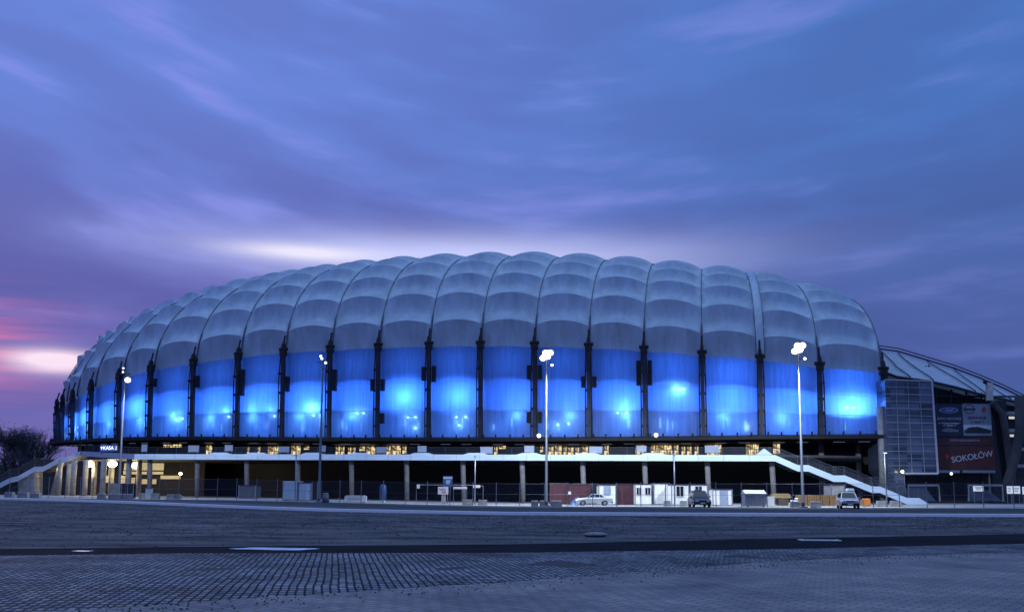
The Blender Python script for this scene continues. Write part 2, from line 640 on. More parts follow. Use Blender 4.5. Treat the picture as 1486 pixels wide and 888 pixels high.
def paver_mat():
    mt = mat('grid_setts', (.1, .1, .1), .9, spec=.15)
    nt = mt.node_tree
    b = nt.nodes['Principled BSDF']
    tc = node(nt, 'ShaderNodeTexCoord')
    mp = node(nt, 'ShaderNodeMapping')
    mp.inputs['Rotation'].default_value = (0, 0, R(-11))
    nt.links.new(tc.outputs['Object'], mp.inputs[0])
    wn = node(nt, 'ShaderNodeTexNoise', Scale=.7, Detail=3.0)
    nt.links.new(tc.outputs['Object'], wn.inputs['Vector'])
    vm = node(nt, 'ShaderNodeVectorMath', operation='SCALE')
    vm.inputs['Scale'].default_value = .1
    nt.links.new(wn.outputs['Color'], vm.inputs[0])
    va = node(nt, 'ShaderNodeVectorMath', operation='ADD')
    nt.links.new(mp.outputs[0], va.inputs[0])
    nt.links.new(vm.outputs[0], va.inputs[1])
    sx = node(nt, 'ShaderNodeSeparateXYZ')
    nt.links.new(va.outputs[0], sx.inputs[0])

    def mth(op, a, b_=None, c_=None):
        n = node(nt, 'ShaderNodeMath', operation=op)
        for i_, q_ in enumerate((a, b_, c_)):
            if q_ is None: continue
            if isinstance(q_, (int, float)): n.inputs[i_].default_value = q_
            else: nt.links.new(q_, n.inputs[i_])
        return n.outputs[0]

    def cellwave(o, pitch, gap, edge_):
        fr = mth('FRACT', mth('DIVIDE', o, pitch))
        d_ = mth('ABSOLUTE', mth('SUBTRACT', fr, .5))
        n = node(nt, 'ShaderNodeMapRange', interpolation_type='SMOOTHSTEP')
        nt.links.new(d_, n.inputs['Value'])
        n.inputs['From Min'].default_value = .5 - gap / 2 - edge_
        n.inputs['From Max'].default_value = .5 - gap / 2 + edge_
        return n.outputs[0]
    gx_ = cellwave(sx.outputs[0], .14, .24, .07)
    row_ = mth('FLOOR', mth('DIVIDE', sx.outputs[1], .3))
    gy_ = cellwave(sx.outputs[1], .3, .34, .07)
    gap_ = mth('MAXIMUM', mth('MULTIPLY', gx_, 1.0), mth('MULTIPLY', gy_, .85))
    tone = node(nt, 'ShaderNodeTexWhiteNoise')
    cb = node(nt, 'ShaderNodeCombineXYZ')
    nt.links.new(mth('FLOOR', mth('DIVIDE', sx.outputs[0], .14)), cb.inputs[0])
    nt.links.new(row_, cb.inputs[1])
    nt.links.new(cb.outputs[0], tone.inputs['Vector'])
    tr_ = node(nt, 'ShaderNodeValToRGB')
    tr_.color_ramp.elements[0].color = (.13, .15, .19, 1)
    tr_.color_ramp.elements[1].color = (.28, .31, .37, 1)
    nt.links.new(tone.outputs['Value'], tr_.inputs[0])
    br = node(nt, 'ShaderNodeMix', data_type='RGBA')
    nt.links.new(gap_, br.inputs[0])
    nt.links.new(tr_.outputs[0], br.inputs[6])
    br.inputs[7].default_value = (.006, .007, .009, 1)
    ns = node(nt, 'ShaderNodeTexNoise', Scale=.35, Detail=6.0, Roughness=.7)
    nt.links.new(tc.outputs['Object'], ns.inputs['Vector'])
    rp = node(nt, 'ShaderNodeValToRGB')
    rp.color_ramp.elements[0].position = .32
    rp.color_ramp.elements[0].color = (.4, .4, .4, 1)
    rp.color_ramp.elements[1].position = .65
    rp.color_ramp.elements[1].color = (1.25, 1.25, 1.25, 1)
    nt.links.new(ns.outputs['Fac'], rp.inputs[0])
    mx = node(nt, 'ShaderNodeMix', data_type='RGBA', blend_type='MULTIPLY')
    mx.inputs[0].default_value = 1
    nt.links.new(br.outputs[2], mx.inputs[6])
    nt.links.new(rp.outputs[0], mx.inputs[7])
    nt.links.new(mx.outputs[2], b.inputs['Base Color'])
    bp = node(nt, 'ShaderNodeBump', Strength=1.0, Distance=.03, invert=True)
    nt.links.new(gap_, bp.inputs['Height'])
    nt.links.new(bp.outputs[0], b.inputs['Normal'])
    return mt


def tile_mat():
    mt = mat('smooth_paving_blocks', (.16, .165, .185), .9, spec=.15)
    nt = mt.node_tree
    b = nt.nodes['Principled BSDF']
    tc = node(nt, 'ShaderNodeTexCoord')
    mp = node(nt, 'ShaderNodeMapping')
    mp.inputs['Rotation'].default_value = (0, 0, R(38))
    nt.links.new(tc.outputs['Object'], mp.inputs[0])
    br = node(nt, 'ShaderNodeTexBrick', Scale=1.0)
    br.inputs['Color1'].default_value = (.165, .175, .215, 1)
    br.inputs['Color2'].default_value = (.225, .23, .26, 1)
    br.inputs['Mortar'].default_value = (.085, .09, .11, 1)
    br.inputs['Mortar Size'].default_value = .014
    br.inputs['Brick Width'].default_value = .34
    br.inputs['Row Height'].default_value = .17
    nt.links.new(mp.outputs[0], br.inputs['Vector'])
    ns = node(nt, 'ShaderNodeTexNoise', Scale=.4, Detail=8.0, Roughness=.7)
    nt.links.new(tc.outputs['Object'], ns.inputs['Vector'])
    rp = node(nt, 'ShaderNodeValToRGB')
    rp.color_ramp.elements[0].position = .3
    rp.color_ramp.elements[0].color = (.55, .56, .6, 1)
    rp.color_ramp.elements[1].position = .7
    rp.color_ramp.elements[1].color = (1.5, 1.35, 1.22, 1)
    nt.links.new(ns.outputs['Fac'], rp.inputs[0])
    mx = node(nt, 'ShaderNodeMix', data_type='RGBA', blend_type='MULTIPLY')
    mx.inputs[0].default_value = 1
    nt.links.new(br.outputs[0], mx.inputs[6])
    nt.links.new(rp.outputs[0], mx.inputs[7])
    nt.links.new(mx.outputs[2], b.inputs['Base Color'])
    return mt


strip('paver_strip', -75, 75, lambda x: pave_near(x) - .6, lambda x: road_near(x) + .02, .008, paver_mat(), 240, 10,
      lambda x, y, t: .02 * mnoise.noise((x * .4, y * .4, 2)) * min(1, 5 * t, 5 * (1 - t)))


def ragged(x): return pave_near(x) + .25 * mnoise.noise((x * .8, 3.3, 0)) + .1 * mnoise.noise((x * 4, 1.3, 0))


strip('paved_area', -75, 75, lambda x: -40, ragged, .03, tile_mat(), 900, 8)

# kerb: a real step along the field's far edge
kb = MB()
rows = [[], [], [], []]
for i in range(201):
    x = -110 + 220 * i / 200
    y = kerb_e(x)
    z = G(x, y)
    for k, (dy, dz) in enumerate(((0, -.02), (0, .22), (.8, .22), (.8, -.02))):
        rows[k].append((x, y + dy, z + dz))
tag(kb.grid(rows).build('kerb', mat('pale_kerb_stone', (.92, .93, .95), .7, 0, .06, 2)), kind='structure')
strip('service_road', -110, 110, lambda x: kerb_e(x) + .35, lambda x: kerb_e(x) + 12, .004, mat('worn_asphalt', (.05, .052, .06), .7, 0, .4, .3, .01, 10, stretch=(.4, 1, 1)), 150, 8)

# fence line and forecourt
FL = [(-150, 119), (100, 115.5), (300, 110), (720, 104), (1100, 98), (1486, 92), (1750, 88)]


def fenceY(px): return float(np.interp(px, [a for a, b in FL], [b for a, b in FL]))


fpts = sorted([(at(a, b).x, b) for a, b in FL])
fence_x = lambda x: float(np.interp(x, [a for a, b in fpts], [b for a, b in fpts]))
fore_m = mat('pale_forecourt_concrete', (.36, .37, .38), .75, 0, .25, .3, .01, 8)
strip('forecourt', -110, 95, lambda x: fence_x(x) - .6, lambda x: 158, .006, fore_m, 150, 14)

# ---------------------------------------------------------------- stadium
SX = [53.94, 45.13, 36.89, 28.72, 20.29, 12.04, 3.7, -4.87, -13.23, -21.68, -29.86, -38.04, -46.13, -54.58, -63.05, -70.19, -77.4, -83.54, -88.77, -93.54]
SY = [129.64, 130.74, 132.25, 134.05, 136.0, 138.01, 140.0, 141.92, 143.74, 145.48, 147.22, 149.06, 151.14, 153.65, 156.79, 160.73, 165.61, 171.43, 178.1, 185.39]
ZR = [10.21, 10.14, 10.14, 10.05, 10.05, 10.05, 10.07, 10.14, 10.2, 10.26, 10.32, 10.45, 10.59, 10.76, 10.84, 10.92, 10.92, 11.09, 11.31, 11.5]
ZT = [19.31, 20.13, 21.44, 22.3, 23.3, 24.01, 24.51, 24.88, 25.02, 25.03, 24.91, 24.68, 24.24, 23.48, 22.77, 21.86, 20.49, 19.24, 18.93, 18.76]
HH = [16.9, 18.9, 19.6, 20.1, 20.5, 21.0, 21.5, 21.8, 21.9, 21.9, 21.8, 21.6, 21.5, 21.5, 21.5, 21.9, 22.6, 23.3, 23.8, 24.4]
NN = []
n_ = len(SX)
for i in range(n_):
    a, b = max(i - 1, 0), min(i + 1, n_ - 1)
    t = Vector((SX[b] - SX[a], SY[b] - SY[a], 0)).normalized()
    NN.append(Vector((t.y, -t.x, 0)))     # points into the stadium
RR = 36.0
THS = [0.0, .16, .39, .60, .79, .97, 1.15, 1.34, 1.57]
OFF = Vector((-20, 160, 0))
stadium = thing('football_stadium', 'huge cushioned membrane stadium glowing blue from inside', 'stadium', OFF)


def rib_pt(i, th, out=0.0):
    d = RR * (1 - math.cos(th))
    nrm = Vector((-NN[i].x * math.cos(th) , -NN[i].y * math.cos(th), math.sin(th)))
    base = Vector((SX[i], SY[i], ZT[i])) + NN[i] * (d + .0) + Vector((0, 0, HH[i] * math.sin(th)))
    return base + nrm * out


def surf(i, u, th, t):
    """membrane between rib i and i+1; u across, th profile angle, t place inside the cell"""
    a = rib_pt(i, th)
    b = rib_pt(i + 1, th)
    p = a.lerp(b, u)
    n = NN[i].lerp(NN[i + 1], u)
    nrm = Vector((-n.x * math.cos(th) * .9, -n.y * math.cos(th) * .9, math.sin(th) + .55)).normalized()
    arch = 1 - (2 * u - 1) ** 2
    wide = arch ** .38
    arch = arch ** .85
    sag = 4 * t * (1 - t)
    amp = 1.15 * arch - 1.35 * sag * wide
    return p + nrm * amp


for i in range(n_ - 1):
    q = MB()
    for c in range(len(THS) - 1):
        a, b = THS[c], THS[c + 1]
        K = 9
        rows = []
        for k in range(K + 1):
            t = k / K
            tt = .5 + .5 * t if c == 0 else t     # the lowest cell hangs straight into the facade
            tt = tt ** 1.15 if c else tt ** 1.1
            rows.append([surf(i, u / 16, a + (b - a) * t, tt) for u in range(17)])
        q.grid(rows)
    ob = q.build('roof_membrane', 'roofm', stadium, OFF, smooth=True)
    # keep the arch lines crisp
    # ---- lit facade panel below
    rows = []
    top = rows_top = [surf(i, u / 16, 0, .5) for u in range(17)]
    bot = [Vector((SX[i], SY[i], ZR[i])).lerp(Vector((SX[i + 1], SY[i + 1], ZR[i + 1])), u / 16) for u in range(17)]
    for u in range(17):
        nrm = NN[i].lerp(NN[i + 1], u / 16)
        bot[u] = bot[u] - nrm * (.25 * math.sin(math.pi * u / 16)) + nrm * .3
    K = 14
    for k in range(K + 1):
        f = k / K
        rows.append([bot[u].lerp(top[u], f) + NN[i] * (-.25 * math.sin(math.pi * f) * math.sin(math.pi * u / 16)) for u in range(17)])
    MB().grid(rows).build('facade_panel', 'faces', stadium, OFF, smooth=True)

# back of the roof, so that the bowl is closed from above
rows = [[rib_pt(i, 1.57) for i in range(n_)], [rib_pt(i, 1.57) + NN[i] * 12 + Vector((0, 0, -2)) for i in range(n_)], [rib_pt(i, 1.57) + NN[i] * 14 + Vector((0, 0, -9)) for i in range(n_)]]
MB().grid(rows).build('inner_roof_ring', 'roofm', stadium, OFF, smooth=True)

# ribs, pylons
bank = {13: [('r', 546, 563)], 12: [('r', 537, 575)], 11: [('r', 547, 569)], 10: [('r', 537, 568)], 9: [('l', 551, 568), ('r', 551, 568), ('r', 600, 615)],
        8: [('l', 533, 553), ('r', 532, 555)], 6: [('l', 531, 551), ('r', 531, 551), ('l', 598, 614), ('r', 598, 614)],
        5: [('l', 547, 563), ('r', 547, 563)], 4: [('l', 524, 560), ('r', 524, 560)], 14: [('r', 550, 562)]}
for i in range(n_):
    pts = [rib_pt(i, th, .12) for th in np.linspace(.0, 1.57, 28)]
    MB().tube(pts, [.15] * 5 + [.07] * 23, 6).build('roof_rib', 'ribm', stadium, OFF, smooth=True)
    nv = NN[i]
    tv = Vector((-nv.y, nv.x, 0))
    rz = math.atan2(nv.y, nv.x)
    if i == 2:      # the wide expansion joint towards the right end
        q_ = [[rib_pt(i, th, .35) + tv * o for th in np.linspace(0, 1.57, 28)] for o in (-.75, -.68, .4, .47)]
        MB().grid([q_[0], [v + Vector((0, 0, .12)) for v in q_[1]], [v + Vector((0, 0, .12)) for v in q_[2]], q_[3]]).build('expansion_joint', 'roofm', stadium, OFF, True)
        MB().tube(q_[0], .07, 5).tube(q_[3], .07, 5).build('joint_edge', 'ribm', stadium, OFF, True)
    b0 = Vector((SX[i], SY[i], ZR[i] - .1))
    t0 = Vector((SX[i], SY[i], ZT[i] + .3)) - nv * .5
    mb = MB()
    mb.prism([b0 - nv * .2 - tv * .3, b0 - nv * .9 - tv * .3, t0 - nv * .7 - tv * .26, t0 - tv * .26], tv * .56)
    h = (t0 - b0)
    pl = mb.build('pylon', 'steel', stadium, OFF)
    mb = MB()
    for sgn in (-1, 1):
        mb.tube([b0 - nv * .95 + tv * .5 * sgn, b0.lerp(t0, .33) - nv * 1.0 + tv * .46 * sgn, b0.lerp(t0, .66) - nv * 1.0 + tv * .46 * sgn, t0 - nv * .6 + tv * .35 * sgn], .1, 6)
        for f in (.12, .3, .5, .72):
            c = b0.lerp(t0, f) - nv * .95
            mb.box(c + tv * .4 * sgn, (.4, .22, .4), rz)
    mb.build('brace', 'black', pl, OFF)
    mb = MB()
    c = t0 - nv * .45
    mb.tube([c - tv * .72 + Vector((0, 0, .0)), c + tv * .72 + Vector((0, 0, 0))], .3, 10)
    mb.box(c + Vector((0, 0, .55)), (.9, .6, 1.0), rz, .6)
    mb.box(c + Vector((0, 0, -.7)), (.9, 1.0, .7), rz)
    mb.tube([c + Vector((0, 0, .9)), c + Vector((0, 0, 2.4)) + nv * .4], .16, 6)
    mb.build('pylon_head', 'black', pl, OFF)
    for side, y0, y1 in bank.get(i, []):
        d = SY[i]
        z1 = P(743 + F * SX[i] / SY[i], y0, d).z
        z0 = P(743 + F * SX[i] / SY[i], y1, d).z
        sg = -1 if side == 'r' else 1
        mb = MB()
        kk = max(3, int((z1 - z0) / .3))
        for q in range(kk):
            mb.box(b0 - nv * .8 + tv * .86 * sg + Vector((0, 0, z0 + (q + .5) * (z1 - z0) / kk - b0.z)), (.75, .6, (z1 - z0) / kk * .8), rz)
        mb.box(b0 - nv * .6 + tv * .8 * sg + Vector((0, 0, (z0 + z1) / 2 - b0.z)), (.3, .45, z1 - z0), rz)
        mb.build('louvre_bank', 'black', pl, OFF)

# rim ledge under the facade
def ring(off_in, z_add, zs=ZR):
    r = []
    for i in range(n_):
        r.append(Vector((SX[i], SY[i], zs[i] + z_add)) + NN[i] * off_in)
    return r


def ext(r, d0=3.0, d1=0.0):
    a = r[0] + (r[0] - r[1]).normalized() * d0
    b = r[-1] + (r[-1] - r[-2]).normalized() * d1
    return [a] + r + [b]


mb = MB()
prof = [(-1.7, -.25), (-1.7, -.75), (-.4, -1.05), (9.5, -1.0), (9.5, -.3), (-.3, -.02), (-1.7, -.25)]
mb.grid([ext(ring(a, b), 1.5, 4) for a, b in prof])
rl = mb.build('rim_ledge', 'black', stadium, OFF)
stud = None
for i in range(n_ - 1):
    a = Vector((SX[i], SY[i], ZR[i])) - NN[i] * 1.75
    b = Vector((SX[i + 1], SY[i + 1], ZR[i + 1])) - NN[i + 1] * 1.75
    for f in (.18, .42, .68, .9):
        p = a.lerp(b, f)
        if stud is None:
            stud = MB().tube([(0, 0, -.3), (0, 0, .28)], .13, 6).build('rim_stud', 'black', stadium)
            o = stud
        else:
            o = stud.copy()
            COL.objects.link(o)
            o.parent = stadium
        o.location = p - OFF
mb = MB()
for i in range(n_ - 1):
    a = Vector((SX[i], SY[i], ZR[i] - 1.12)) + NN[i] * .6
    b = Vector((SX[i + 1], SY[i + 1], ZR[i + 1] - 1.12)) + NN[i + 1] * .6
    for f in (.3, .7):
        c = a.lerp(b, f)
        mb.box(c, (1.6, .2, .08), math.atan2(b.y - a.y, b.x - a.x))
mb.build('soffit_luminaire', mat('dim_batten', (.3, .35, .45), .5, emit=(.5, .6, .9), estr=.12), stadium, OFF)

# rooms behind the lit facade: back wall, floors, cross walls and ceiling
mb = MB()
mb.grid([ring(8, -.3), ring(8, 16.5)])
mb.build('inner_wall', 'blueroom', stadium, OFF)
for zf, fr, nm in ((14.1, .5, 'floor_slab'), (18.7, .5, 'floor_slab')):
    mb = MB()
    fz = [min(zf, ZT[i] - 1.0) if zf > 16 else zf * .5 + .5 * (ZR[i] + 4.05) for i in range(n_)]
    if zf > 16:
        fz = [ZR[i] + (ZT[i] - ZR[i]) * .6 for i in range(n_)]
    else:
        fz = [ZR[i] + (ZT[i] - ZR[i]) * .29 for i in range(n_)]
    mb.grid([[Vector((SX[i], SY[i], fz[i] + dz)) + NN[i] * o for i in range(n_)] for o, dz in ((fr, 0), (fr, .28), (8, .28), (8, 0), (fr, 0))])
    mb.build(nm, 'blueroom', stadium, OFF)
    if zf > 16: FZ2 = fz
    else: FZ1 = fz
mb = MB()
mb.grid([[Vector((SX[i], SY[i], ZT[i] + .3)) + NN[i] * o for i in range(n_)] for o in (.6, 9)])
mb.build('ceiling_slab', 'steel', stadium, OFF)
mb = MB()
for i in range(n_):
    b = Vector((SX[i], SY[i], 0))
    mb.prism([b + NN[i] * .6 + Vector((0, 0, ZR[i] - .2)), b + NN[i] * 8 + Vector((0, 0, ZR[i] - .2)), b + NN[i] * 8 + Vector((0, 0, ZT[i])), b + NN[i] * .6 + Vector((0, 0, ZT[i]))], Vector((-NN[i].y, NN[i].x, 0)) * .3)
mb.build('cross_wall', 'blueroom', stadium, OFF)

BLUE = (.07, .26, 1.0)
HOT = (.16, .5, 1.0)
# per bay (between pylon i and i+1 counted from the right): (kind, u from right, level fraction of facade height, distance behind the skin, power)
bays = {
    0: [('b', .45, .46, 3.0, 900), ('h', .58, .40, 1.1, 160), ('h', .42, .40, 1.1, 140), ('b', .5, .8, 3.5, 620), ('f', .55, .41), ('f', .44, .41)],
    1: [('b', .45, .45, 3.2, 800), ('b', .5, .8, 3.5, 420), ('b', .5, .15, 3.5, 200)],
    2: [('b', .5, .45, 2.8, 850), ('b', .5, .78, 3.5, 520), ('s', .25, .1), ('b', .5, .15, 3.5, 160)],
    3: [('b', .5, .4, 3.2, 600), ('h', .42, .55, .9, 120), ('f', .4, .56), ('f', .48, .56), ('f', .33, .56), ('b', .5, .8, 3.5, 380)],
    4: [('b', .4, .42, 3.2, 650), ('h', .38, .34, 1.2, 110), ('f', .34, .27), ('f', .5, .27), ('b', .5, .8, 3.5, 260)],
    5: [('b', .4, .42, 3.4, 650), ('b', .5, .8, 3.5, 260), ('f', .4, .15), ('f', .6, .14)],
    6: [('b', .35, .4, 3.2, 700), ('b', .5, .8, 3.5, 260)],
    7: [('b', .45, .44, 2.0, 950), ('b', .5, .8, 3.5, 260), ('f', .32, .22), ('f', .5, .22), ('f', .45, .13)],
    8: [('b', .5, .44, 1.8, 1100), ('b', .5, .8, 3.5, 260), ('f', .3, .22), ('f', .45, .22), ('f', .3, .1)],
    9: [('b', .5, .42, 3.4, 600), ('h', .35, .3, 1.2, 70), ('f', .35, .27), ('f', .48, .27), ('b', .5, .8, 3.5, 220)],
    10: [('b', .5, .42, 3.0, 650), ('h', .4, .33, .8, 170), ('h', .25, .3, .9, 80), ('f', .4, .25), ('f', .25, .25), ('b', .5, .8, 3.5, 220)],
    11: [('b', .5, .42, 3.0, 650), ('h', .3, .31, .9, 100), ('h', .7, .33, 1.2, 70), ('f', .25, .25), ('b', .5, .8, 3.5, 260)],
    12: [('b', .5, .42, 3.0, 700), ('h', .3, .31, .8, 160), ('f', .28, .25), ('b', .5, .8, 3.5, 260)],
    13: [('b', .5, .42, 3.0, 650), ('h', .5, .3, .7, 220), ('f', .35, .25), ('f', .5, .24), ('b', .5, .8, 3.5, 260)],
    14: [('b', .5, .46, 1.8, 850), ('b', .5, .8, 3.5, 260)],
    15: [('b', .5, .45, 2.5, 700), ('b', .5, .8, 3.5, 260)],
    16: [('b', .5, .45, 2.2, 900), ('b', .5, .8, 3.5, 300)],
    17: [('b', .4, .45, 2.0, 900), ('h', .3, .25, .7, 300)],
    18: [('b', .5, .45, 2.2, 700)],
}
EN = .62
fixt = MB()
for i, ls in bays.items():
    a = Vector((SX[i], SY[i], 0))
    b = Vector((SX[i + 1], SY[i + 1], 0))
    zr, zt = (ZR[i] + ZR[i + 1]) / 2, (ZT[i] + ZT[i + 1]) / 2
    nv = NN[i].lerp(NN[i + 1], .5)
    for l in ls:
        p = a.lerp(b, l[1]) + Vector((0, 0, zr + (zt - zr) * l[2]))
        if l[0] == 'f':
            q = p + nv * .7
            MB().sphere(q, .17, 8).build('blue_floodlight', 'bluelamp', stadium, OFF)
        elif l[0] == 's':
            MB().sphere(p + nv * .55, .42, 12, 1.5).build('blue_floodlight', mat('round_blue_lamp', (1, 1, 1), .3, emit=(.4, .7, 1), estr=3), stadium, OFF)
        elif l[0] == 'b':
            light('POINT', 'blue_room_light', p + nv * l[3] - OFF, l[4] * EN * (3.3 if l[2] < .6 else 2.4), BLUE, stadium, shadow_soft_size=1.0)
        else:
            light('POINT', 'blue_spot_light', p + nv * l[3] - OFF, l[4] * EN * 4.5, HOT, stadium, shadow_soft_size=.25)
rs = random.Random(3)
streak_m = mat('blue_reflection_glow', (.8, .9, 1), .3, emit=(.25, .6, 1), estr=5)  # glowing streaks added in place of reflections low behind the facade skin
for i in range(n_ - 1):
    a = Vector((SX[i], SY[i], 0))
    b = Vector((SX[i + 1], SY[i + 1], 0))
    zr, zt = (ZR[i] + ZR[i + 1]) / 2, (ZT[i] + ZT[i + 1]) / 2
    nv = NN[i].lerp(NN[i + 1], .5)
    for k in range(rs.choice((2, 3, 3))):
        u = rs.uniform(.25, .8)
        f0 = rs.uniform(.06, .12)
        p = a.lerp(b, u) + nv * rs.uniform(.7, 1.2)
        MB().tube([p + Vector((0, 0, zr + (zt - zr) * f0)), p + Vector((0, 0, zr + (zt - zr) * (f0 + rs.uniform(.05, .13))))], rs.uniform(.05, .1), 6).build('reflection_streak', streak_m, stadium, OFF)
    if i not in (0, 3, 7, 8):
        u = rs.uniform(.3, .7)
        light('POINT', 'blue_spot_light', a.lerp(b, u) + nv * .8 + Vector((0, 0, zr + (zt - zr) * .235)) - OFF, 90 * EN * 2.5, HOT, stadium, shadow_soft_size=.25)
# welded seams across the facade skin
for i in range(n_ - 1):
    for f in (.29, .6):
        q_ = MB()
        pts = []
        for u in range(17):
            n2 = NN[i].lerp(NN[i + 1], u / 16)
            s_ = math.sin(math.pi * u / 16)
            bo = Vector((SX[i], SY[i], ZR[i])).lerp(Vector((SX[i + 1], SY[i + 1], ZR[i + 1])), u / 16) - n2 * (.25 * s_) + n2 * .3
            to = surf(i, u / 16, 0, .5)
            pts.append(bo.lerp(to, f) + NN[i] * (-.25 * math.sin(math.pi * f) * s_) - n2 * .02)
        q_.tube(pts, .028, 4)
        q_.build('welded_seam', 'cabinblue_', stadium, OFF)
for i in range(n_ - 1):   # faint wash in the lowest storey
    p = Vector((SX[i], SY[i], 0)).lerp(Vector((SX[i + 1], SY[i + 1], 0)), .5) + NN[i] * 3.5 + Vector((0, 0, ZR[i] + 1.6))
    light('POINT', 'blue_room_light', p - OFF, 720 * EN, BLUE, stadium, shadow_soft_size=.8)

# concourse wall (upper level) and dark lower wall
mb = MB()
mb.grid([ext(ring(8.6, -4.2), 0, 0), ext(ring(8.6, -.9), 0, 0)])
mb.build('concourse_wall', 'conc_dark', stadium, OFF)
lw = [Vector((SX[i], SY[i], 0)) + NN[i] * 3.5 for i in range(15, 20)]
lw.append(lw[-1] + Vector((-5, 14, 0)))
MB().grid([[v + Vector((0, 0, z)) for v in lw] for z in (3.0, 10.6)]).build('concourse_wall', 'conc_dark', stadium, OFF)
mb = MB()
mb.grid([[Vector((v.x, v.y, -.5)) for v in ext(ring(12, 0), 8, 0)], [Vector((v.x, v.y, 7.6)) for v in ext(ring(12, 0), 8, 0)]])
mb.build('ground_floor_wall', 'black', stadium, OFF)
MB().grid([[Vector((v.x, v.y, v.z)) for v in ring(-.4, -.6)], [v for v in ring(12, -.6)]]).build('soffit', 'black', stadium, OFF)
# end wall under and beside the right end
q0 = Vector((SX[0], SY[0], 0))
MB().prism([q0 + NN[0] * .4, q0 + NN[0] * 34, q0 + NN[0] * 34 + Vector((0, 0, 30)), q0 + NN[0] * 12 + Vector((0, 0, 28)), q0 + NN[0] * 3 + Vector((0, 0, 22)), q0 + NN[0] * .4 + Vector((0, 0, 17))], (.4, -.05, 0)).build('end_wall', 'steel', stadium, OFF)


def depth_in(px, inset):
    """distance of the facade line pushed inwards, along a sight line"""
    best = None
    for i in range(n_ - 1):
        a = Vector((SX[i], SY[i], 0)) + NN[i] * inset
        b = Vector((SX[i + 1], SY[i + 1], 0)) + NN[i + 1] * inset
        d = ray(px, 680)
        k = d.x / d.y
        den = (b.x - a.x) - k * (b.y - a.y)
        f = (k * a.y - a.x) / den
        if -.001 <= f <= 1.001:
            return (a.y + (b.y - a.y) * f, math.atan2(a.y - b.y, a.x - b.x))
    a = Vector((SX[0], SY[0], 0)) + NN[0] * inset
    return (a.y, 0)


wins = [(232, 270, 645, 649), (298, 309, 646, 660), (359, 362, 648, 661), (374, 378, 648, 661), (388, 405, 648, 661), (422, 437, 647, 661), (441, 449, 648, 652), (487, 494, 648, 661),
        (495, 500, 648, 661), (505, 510, 649, 661), (512, 516, 649, 661), (521, 530, 648, 654), (531, 545, 648, 660), (561, 567, 647, 662), (568, 582, 646, 661), (584, 590, 648, 658),
        (717, 722, 648, 662), (724, 734, 647, 651), (769, 775, 646, 662), (784, 788, 648, 656), (796, 803, 648, 661), (805, 815, 647, 662), (818, 822, 648, 662), (824, 832, 649, 662),
        (835, 840, 649, 662), (845, 853, 648, 662), (877, 883, 646, 661), (922, 936, 646, 659), (945, 950, 646, 661), (951, 975, 645, 660), (978, 984, 646, 660), (989, 994, 648, 660),
        (997, 1003, 648, 660), (1008, 1013, 648, 660), (1026, 1046, 644, 660), (1083, 1100, 643, 660), (1122, 1131, 643, 658)]
for (x0, x1, y0, y1) in wins:
    pc = (x0 + x1) / 2
    Yd, ang = depth_in(pc, 8.3)
    a = P(x0, y1, Yd)
    b = P(x1, y0, Yd)
    c = (a + b) / 2
    w, h = b.x - a.x, b.z - a.z
    mb = MB().box((c.x, c.y - .02, c.z), (w + .16, .14, h + .16), ang)
    fr = mb.build('window', 'steel', stadium, OFF)
    me = MB().box((0, 0, 0), (w, .06, h), ang)
    pn = me.build('pane', 'warmwin', fr, (0, 0, 0))
    pn.location = Vector((c.x, c.y - .12, c.z)) - OFF
    if w > 1:
        for k in range(1, int(w / .9) + 1):
            f = k / (int(w / .9) + 1) - .5
            pp = MB().box((c.x + w * f * math.cos(ang), c.y - .2 + w * f * math.sin(ang), c.z), (.07, .06, h), ang).build('mullion', 'steel', fr, OFF)
light_px = [(240, 647), (430, 650), (540, 650), (565, 650), (725, 650), (810, 650), (850, 650), (930, 650), (965, 648), (1036, 650), (1092, 648)]
for (x, y) in light_px:
    Yd, ang = depth_in(x, 7.0)
    light('POINT', 'concourse_light', P(x, 641, Yd) - OFF, 22, (1, .75, .42), stadium, shadow_soft_size=.3)

# columns standing under the bowl
for px in (1194, 1248, 1283):
    Yd = 137 if px < 1280 else 128.6
    b = at(px, Yd)
    MB().tube([(b.x, b.y, b.z), (b.x, b.y, 9.4 if px < 1280 else 14)], .42 if px < 1280 else .55, 14).build('column', 'conc', stadium, OFF, True)
for (px, py) in ((782, 633), (952, 632)):
    Yd, _ = depth_in(px, -2.0)
    MB().sphere(P(px, py - 1, Yd), .32, 12).build('globe_lamp', 'lampdim', stadium, OFF, True)

# ---------------------------------------------------------------- elevated walkway
deck = thing('elevated_walkway', 'raised concourse walkway with pale lit fascia, columns and stairs in front of stadium', 'walkway', (0, 125, 0))
DO = Vector((0, 125, 0))
D0 = P(1125, 660, 119)
D1 = P(195, 658.5, 136)
D2 = P(118, 654.5, 150)
DZ = 6.85


def deckpt(px):
    d = ray(px, 680)
    k = d.x
    f = (k * D0.y - D0.x) / ((D1.x - D0.x) - k * (D1.y - D0.y))
    return D0.lerp(D1, f)


def beam(mb, a, b, h0, h1, thick=.35):
    """upright band from a to b (top edge points), dropping by h"""
    a, b = Vector(a), Vector(b)
    t = (b - a)
    t.z = 0
    n = Vector((-t.y, t.x, 0)).normalized() * thick
    if n.y < 0: n = -n
    mb.prism([a, b, b - Vector((0, 0, h1)), a - Vector((0, 0, h0))], n)


